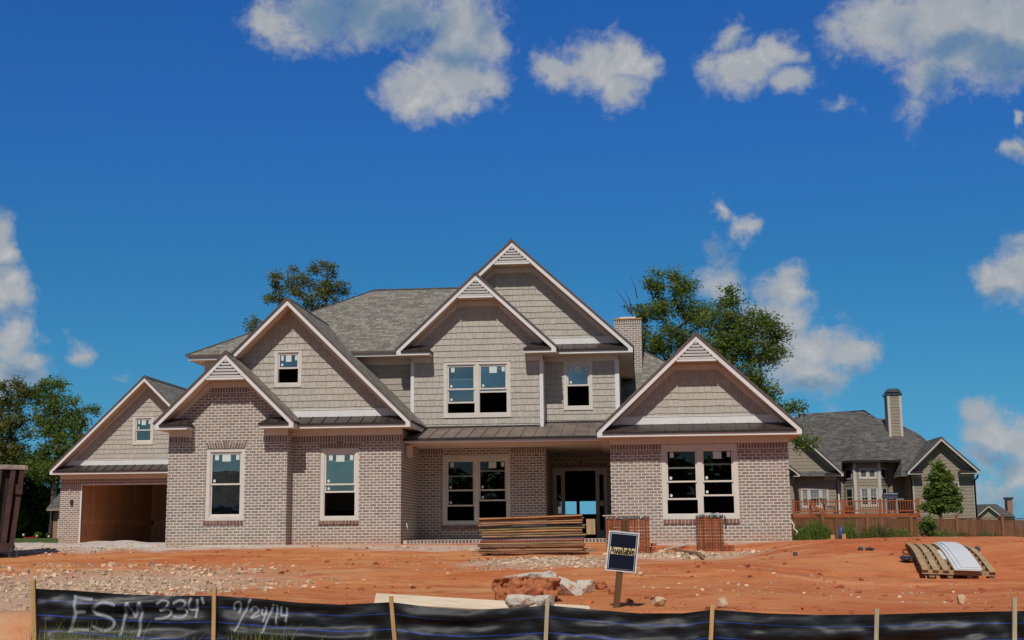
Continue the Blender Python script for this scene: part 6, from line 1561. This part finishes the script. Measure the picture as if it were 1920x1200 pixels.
    for (pa,pb_) in zip(posts,posts[1:]):
        a_,b_=WX(pa,950,Yd)+.075,WX(pb_,950,Yd)-.075; rs=WZ((pa+pb_)/2,937,Yd)-WZ(1600,937,Yd); rs*=.3; mb=MB(); mb.box(a_,b_,Yd-.10,Yd-.02,ztop-.06+rs,ztop+rs); mb.box(a_,b_,Yd-.08,Yd-.045,zd+.10,zd+.17); ro=mb.build('railing',red,Q)
        mb=MB(); n=int((b_-a_)/.13)
        for k in range(n): x=a_+(k+.5)*(b_-a_)/n; mb.box(x-.018,x+.018,Yd-.075,Yd-.05,zd+.17,ztop-.06+rs)
        mb.build('balusters',redz,ro)
    a_,b_=W(1519,944,Yd-.3),W(1551,966,Yd-.3); mb=MB(); mb.obox((a_+b_)/2,(b_-a_)/2,(0,.05,0),(0,0,.09)); ro=mb.build('stair_rail',red,Q)
    mb=MB()
    for k in range(9): q=a_.lerp(b_,(k+.5)/9); mb.box(q.x-.016,q.x+.016,Yd-.33,Yd-.29,q.z-.75,q.z-.05)
    mb.build('balusters',redz,ro)
    mb=MB()
    for px in (1500,1560,1640,1715): x=WX(px,970,Yd+.4); mb.box(x-.08,x+.08,Yd+.4,Yd+.56,-1.9,zd-.25)
    mb.build('deck_leg',redz,Q)
    mb=MB(); p=W(1704,917,Yw-.05); mb.box(p.x-.07,p.x+.07,Yw-.15,Yw-.02,p.z-.1,p.z+.12); mb.build('wall_light',M['white'],Q)
    # grill, chair and pot standing on the deck
    g=W(1670,945,76.2); mb=MB(); root=thing('barbecue_grill','black lidded barbecue grill standing on the red deck','grill',(g.x,76.2,zd))
    gw=WX(1684,940,76.2)-WX(1658,940,76.2); z0=zd
    m_=MB(); m_.box(g.x-gw*.40,g.x+gw*.36,76,76.6,z0+.12,z0+.80); m_.build('cabinet',M['black'],root)
    m_=MB(); N=8; prof=[(math.cos(math.pi*k/N)*.32,math.sin(math.pi*k/N)*.30) for k in range(N+1)]
    for k in range(N): 
        p,q=prof[k],prof[k+1]; m_.poly([(g.x-gw*.5,76.3-p[0],z0+.86+p[1]),(g.x-gw*.5,76.3-q[0],z0+.86+q[1]),(g.x+gw*.5,76.3-q[0],z0+.86+q[1]),(g.x+gw*.5,76.3-p[0],z0+.86+p[1])])
    m_.poly([(g.x-gw*.5,76.3-p[0],z0+.86+p[1]) for p in prof]); m_.poly([(g.x+gw*.5,76.3-p[0],z0+.86+p[1]) for p in prof[::-1]]); m_.build('lid',simple('grill_lid',(.018,.022,.045),.35,.1,5,spec=.6),root)
    st=simple('grill_steel',(.45,.47,.50),.4,.1,5,metal=.5)
    for s in (-1,1): m_=MB(); m_.box(g.x+s*gw*.40-.05,g.x+s*gw*.40+.05,75.95,76.6,z0,z0+.82); m_.build('leg',st,root)
    m_=MB(); m_.box(g.x-gw*.5,g.x+gw*.5,75.93,75.96,z0+1.10,z0+1.14); m_.build('handle',st,root)
    m_=MB(); m_.box(g.x+gw*.46,g.x+gw*.95,76.05,76.5,z0+.78,z0+.83); m_.build('side_shelf',st,root)
    # chair
    c=W(1556,955,76.4); root=thing('patio_chair','low dark patio chair standing on the deck behind the stair rail','chair',(c.x,76.4,zd)); dk=M['black']
    m_=MB(); m_.obox((c.x-.05,76.4,zd+.42),(.30,0,-.05),(0,.26,0),(.004,0,.025)); m_.build('seat',dk,root); m_=MB(); m_.obox((c.x-.40,76.4,zd+.66),(-.10,0,.26),(0,.26,0),(.02,0,.01)); m_.build('backrest',dk,root)
    for sx in (-.3,.25):
        for sy in (-.22,.22): m_=MB(); m_.tube([(c.x+sx,76.4+sy,zd),(c.x+sx*.9,76.4+sy,zd+.42)],.022,5); m_.build('leg',dk,root)
    m_=MB(); m_.box(c.x+.28,c.x+.32,76.15,76.2,zd,zd+.85); m_.build('armrest_post',dk,root)
    c=W(1590,955,76.0); m_=MB(); N=12
    prof=[(.14,0),(.22,.12),(.30,.30),(.33,.42),(.30,.44),(.26,.40)]
    for (ra,za),(rb,zb2) in zip(prof,prof[1:]):
        for k in range(N):
            t0,t1=2*math.pi*k/N,2*math.pi*(k+1)/N; m_.poly([(c.x+ra*math.cos(t0),76+ra*math.sin(t0),zd+za),(c.x+ra*math.cos(t1),76+ra*math.sin(t1),zd+za),(c.x+rb*math.cos(t1),76+rb*math.sin(t1),zd+zb2),(c.x+rb*math.cos(t0),76+rb*math.sin(t0),zd+zb2)])
    tag(m_.build('plant_pot',simple('terracotta',(.22,.07,.04),.8,.15,6),None),'round reddish brown pot on the deck right of the patio chair','pot')
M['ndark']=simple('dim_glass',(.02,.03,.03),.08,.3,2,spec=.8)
M['nwhite']=simple('pale_trim',(.46,.43,.385),.6,.05,4)
neighbour()
# ================================================================== SMALL HOUSES FAR OFF
def far_house():
    Y=135; root=thing('distant_house','small far grey-roofed house with a brown chimney at the right edge','house',(WX(1865,970,Y),Y,-1)); 
    w0,w1=WX(1828,975,Y),WX(1903,975,Y); zb=-2.5; ze=WZ(1870,968,Y)
    mb=MB(); mb.box(w0,w1,Y,Y+9,zb,ze); mb.build('wall',M['nlap'],root)
    P_=lambda x,y,d=0: tuple(W(x,y,Y+d))
    mb=MB(); r0,r1=P_(1822,946,5),P_(1868,945,5); e0,e1=P_(1815,969,-.5),P_(1906,969,-.5); mb.poly([e0,e1,r1,r0]); mb.poly([e1,(e1[0],Y+10,e1[2]),r1]); mb.poly([(e1[0],Y+10,e1[2]),(e0[0],Y+10,e0[2]),r0,r1]); mb.build('roof',M['nroof'],root)
    gable(root,WX(1834,969,Y-1.2),WX(1876,969,Y-1.2),WZ(1855,968,Y-1.2),WZ(1853,947,Y-1.2),Y-1.2,Y-.8,Y+4,WX(1838,970,Y-.8),WX(1872,970,Y-.8),hend=.2,wv=.2,ret=None,roofmat='nroof',white='nwhite',frieze='nwhite',soff='nlap')
    g0,g1=WX(1838,970,Y-.8),WX(1872,970,Y-.8); mb=MB(); mb.poly([(g0,Y-.8,zb),(g1,Y-.8,zb),(g1,Y-.8,ze+.3),((g0+g1)/2,Y-.8,WZ(1855,950,Y)),(g0,Y-.8,ze+.3)]); mb.build('gable_wall',M['nlap'],root)
    c=rect(1889.5,936,1899,968,Y+3); mb=MB(); mb.box(c[0],c[1],Y+3,Y+4,c[2]-1,c[3]); co=mb.build('chimney',M['redbrick'],root); mb=MB(); mb.box(c[0]-.1,c[1]+.1,Y+2.9,Y+4.1,c[3],c[3]+.2); mb.build('chimney_cap',M['plast'],co)
far_house()
def left_house():
    Y=70; root=thing('red_brick_house','corner of a red brick house with dark roof seen left of the garage','house',(WX(130,1000,Y),Y,.1)); x0,x1=WX(97,990,Y),WX(300,990,Y); zt=WZ(105,955,Y)
    mb=MB(); mb.box(x0,x1,Y,Y+10,-.6,zt); mb.build('wall',M['redbrick'],root)
    e0=W(87.5,953,Y-.5); mb=MB(); r=W(150,880,Y+5); mb.poly([tuple(e0),(x1,e0.y,e0.z),(x1,r.y,r.z),tuple(r)]); mb.poly([(e0.x,Y+11,e0.z),tuple(e0),tuple(r)]); mb.poly([(x1,Y+11,e0.z),(e0.x,Y+11,e0.z),tuple(r),(x1,r.y,r.z)]); mb.build('roof',M['nroof'],root)
    mb=MB(); mb.box(e0.x,x1,Y-.5,Y-.45,e0.z-.14,e0.z-.01); mb.box(e0.x,x1,Y-.45,Y,e0.z-.14,e0.z-.12); mb.build('fascia',M['nlap'],root)
    x=WX(110,980,Y-.1); mb=MB(); mb.box(x-.05,x+.05,Y-.1,Y-.01,-.6,zt); mb.build('downspout',M['nwhite'],root); x=WX(96.5,980,Y-.1); mb=MB(); mb.box(x-.04,x+.04,Y-.1,Y-.01,-.3,zt); mb.build('downspout',M['black'],root)
left_house()
for k,(px,py) in enumerate(((44,1005),(69,1007),(91.5,1008))):
    Y=60; p=W(px,py,Y); root=thing('path_light',['small pale path light nearest the dumpster on the far lawn','small pale path light in front of the round bright bush','small pale path light nearest the red brick house'][k],'path light',(p.x,Y,p.z-.25),'path lights on the far lawn')
    mb=MB(); mb.tube([(p.x,Y,p.z-.3),(p.x,Y,p.z)],.015,5); mb.build('stake',M['black'],root); mb=MB(); mb.tube([(p.x,Y,p.z),(p.x,Y,p.z+.10)],[.06,.045],8); mb.build('lamp_head',simple('lamp_cream',(.62,.55,.36),.5,.05,4),root)
def flowers():
    V=[];F=[]; rd=np.random.default_rng(4); Y=62
    for k in range(160): c=np.array(W(58+rd.random()*24-12,1009+rd.normal()*1.2,Y+rd.normal()*.3)); leaves(V,F,c,2,.06,.045,rd)
    me=bpy.data.meshes.new('flower_bed'); me.from_pydata([tuple(v) for v in V],[],F); me.materials.append(simple('red_petal',(.35,.02,.02),.6,.3,6)); o=bpy.data.objects.new('flower_bed',me); COL.objects.link(o); tag(o,'strip of tiny red flowers on the far lawn','flowers',None,'stuff')
flowers()
# ================================================================== DUMPSTER
def dumpster():
    Y=30.6; tl,tr=W(-300,876,Y),W(46.5,877,Y); bl,br=W(-300,1027,Y),W(27,1024,Y); yb=Y+2.3; root=thing('dumpster','dark rusty maroon roll-off dumpster with upright ribs at the left edge','dumpster',tuple(Vector((tr.x,Y,-.2))))
    dk=simple('dumpster_paint',(.022,.014,.013),.65,.4,4,bumps=.2); rb=simple('dumpster_rib_paint',(.058,.028,.024),.6,.35,5,bumps=.2); ru=simple('dusty_rail',(.30,.24,.20),.8,.35,5)
    def sidep(t,s): # t along (0 left..1 right), s up
        return tl.lerp(tr,t)*s+bl.lerp(br,t)*(1-s)
    mb=MB(); f=[bl,br,tr,tl]; bk=[Vector((p.x,yb,p.z)) for p in f]; mb.poly(f); mb.poly(bk[::-1]); mb.poly([br,bk[1],bk[2],tr]); mb.poly([bl,tl,bk[3],bk[0]]); mb.poly([bl,bk[0],bk[1],br])
    i0=[p.lerp(sum(f,Vector())/4,.04) for p in f]; mb.poly([Vector((tl.x,Y+.1,tl.z-.25)),Vector((tr.x-.1,Y+.1,tr.z-.25)),Vector((tr.x-.1,yb-.1,tl.z-.25)),Vector((tl.x,yb-.1,tl.z-.25))]); mb.build('body',dk,root)
    mb=MB()
    d=tr-tl; mb.obox((tl+tr)/2+Vector((0,-.05,0)),d/2,(0,.11,0),(0,0,.055)); mb.obox((tl+tr)/2+Vector((0,yb-Y,0)),d/2,(0,.08,0),(0,0,.05)); mb.obox(Vector((tr.x,(Y+yb)/2,tr.z)),(.07,0,0),(0,(yb-Y)/2,0),(0,0,.054)); mb.build('top_rail',ru,root)
    mb=MB(); d=br-bl; mb.obox((bl+br)/2+Vector((0,-.06,-.02)),d/2,(0,.10,0),(0,0,.10)); mb.build('bottom_rail',rb,root)
    for t,w in ((.999,.055),(.945,.06),(.868,.12),(.78,.06),(.70,.12),(.6,.06),(.5,.1),(.4,.06),(.3,.1)):
        a,b=sidep(t,.03),sidep(t,.96); mb=MB(); mb.obox((a+b)/2+Vector((-w if t>.99 else 0,-.07,0)),(w,0,0),(0,.07,0),(b-a)/2); mb.build('rib',rb,root)
    mb=MB(); p=sidep(.985,.72); mb.obox(p+Vector((.0,-.1,0)),(.08,0,0),(0,.09,0),(0,0,.12)); mb.build('door_latch',rb,root)
    mb=MB(); p=sidep(.975,.0)+Vector((.10,-.18,.02)); N=9; prev=None
    for s in (-1,1):
        for k in range(7):
            t=k/6; c=p+Vector((s*.06*math.sin(math.pi*t)+.02*s,0,-.03-.42*t)); ring=[c+Vector(((.018 if k%2 else .006)*math.cos(a_),.018*math.cos(a_)*(k%2==0),.042*math.sin(a_))) for a_ in [2*math.pi*i/8 for i in range(9)]]; mb.tube(ring,.009,4)
    mb.build('chain',simple('chain_steel',(.16,.14,.13),.5,.2,6,metal=.4),root)
    for (x,nm) in ((br.x-.55,'wheel'),(br.x-4,'wheel')):
        mb=MB(); N=16; r=.20; z=br.z-.16
        mb.tube([(x,Y+.05,z),(x,Y+.35,z)],r,16); mb.build('wheel',simple('wheel_rubber',(.018,.017,.016),.8,.2,6),root)
    root.rotation_euler=(0,0,R_(30))
dumpster()
# blue tube and two pale stakes near the wooden fence
p=G(1577,1007); Y=46; mb=MB(); a,b=W(1575,1010,Y),W(1579,987,Y); mb.tube([a,a.lerp(b,.6)+Vector((-.02,0,0)),b],[.07,.06,.03],7); tag(mb.build('blue_tube',simple('blue_plastic',(.03,.10,.42),.45,.2,6),None),'blue plastic tube standing up before the wooden fence','tube')
for k,(px,t) in enumerate(((1562,1003),(1582.5,1001))):
    a,b=W(px,1014,Y),W(px,t,Y); mb=MB(); mb.box(a.x-.07,a.x+.07,Y,Y+.03,a.z-.1,b.z); tag(mb.build('survey_stake',wood('survey_stake_%d'%k,(.50,.28,.10),axis='z'),None),['short tan wooden stake left of the blue tube','short tan wooden stake right of the blue tube'][k],'stake','short stakes by the blue tube')
# dark tree belt across the street, mirrored in the lower windows
def belt():
    V=[];F=[]; rd=np.random.default_rng(77)
    for k in range(800):
        x=rd.uniform(-21.5,13); h=7.6+.7*math.sin(x*.9)+rd.normal()*.3; c=np.array([x,-42+rd.normal()*1.5,-1.2+rd.random()*h]); leaves(V,F,c,16,.8,.45,rd)
    me=bpy.data.meshes.new('treeline'); me.from_pydata([tuple(v) for v in V],[],F); me.materials.append(M['leafC']); o=bpy.data.objects.new('treeline',me); COL.objects.link(o)
    tag(o,'dark belt of trees across the street mirrored in the lower windows','treeline',None,'stuff')
belt()

def street_house():
    Y=-40; root=thing('street_house','house across the street mirrored faintly in the left ground-floor window','house',(-37,Y,-1.2))
    mb=MB(); mb.box(-44,-31.5,Y-9,Y,-1.4,2.9); mb.build('wall',M['nlap'],root)
    mb=MB(); mb.poly([(-44.6,Y+.6,2.9),(-44.6,Y-4.5,5.9),(-31,Y-4.5,5.9),(-31,Y+.6,2.9)]); mb.poly([(-44.6,Y-9.6,2.9),(-31,Y-9.6,2.9),(-31,Y-4.5,5.9),(-44.6,Y-4.5,5.9)]); mb.build('roof',M['roof'],root)
    mb=MB(); mb.box(-44.6,-31,Y+.55,Y+.6,2.65,2.9); mb.build('fascia',M['white'],root)
    for x in (-41,-35): mb=MB(); mb.box(x-.6,x+.6,Y+.01,Y+.06,.2,1.9); mb.build('window',M['white'],root)
street_house()
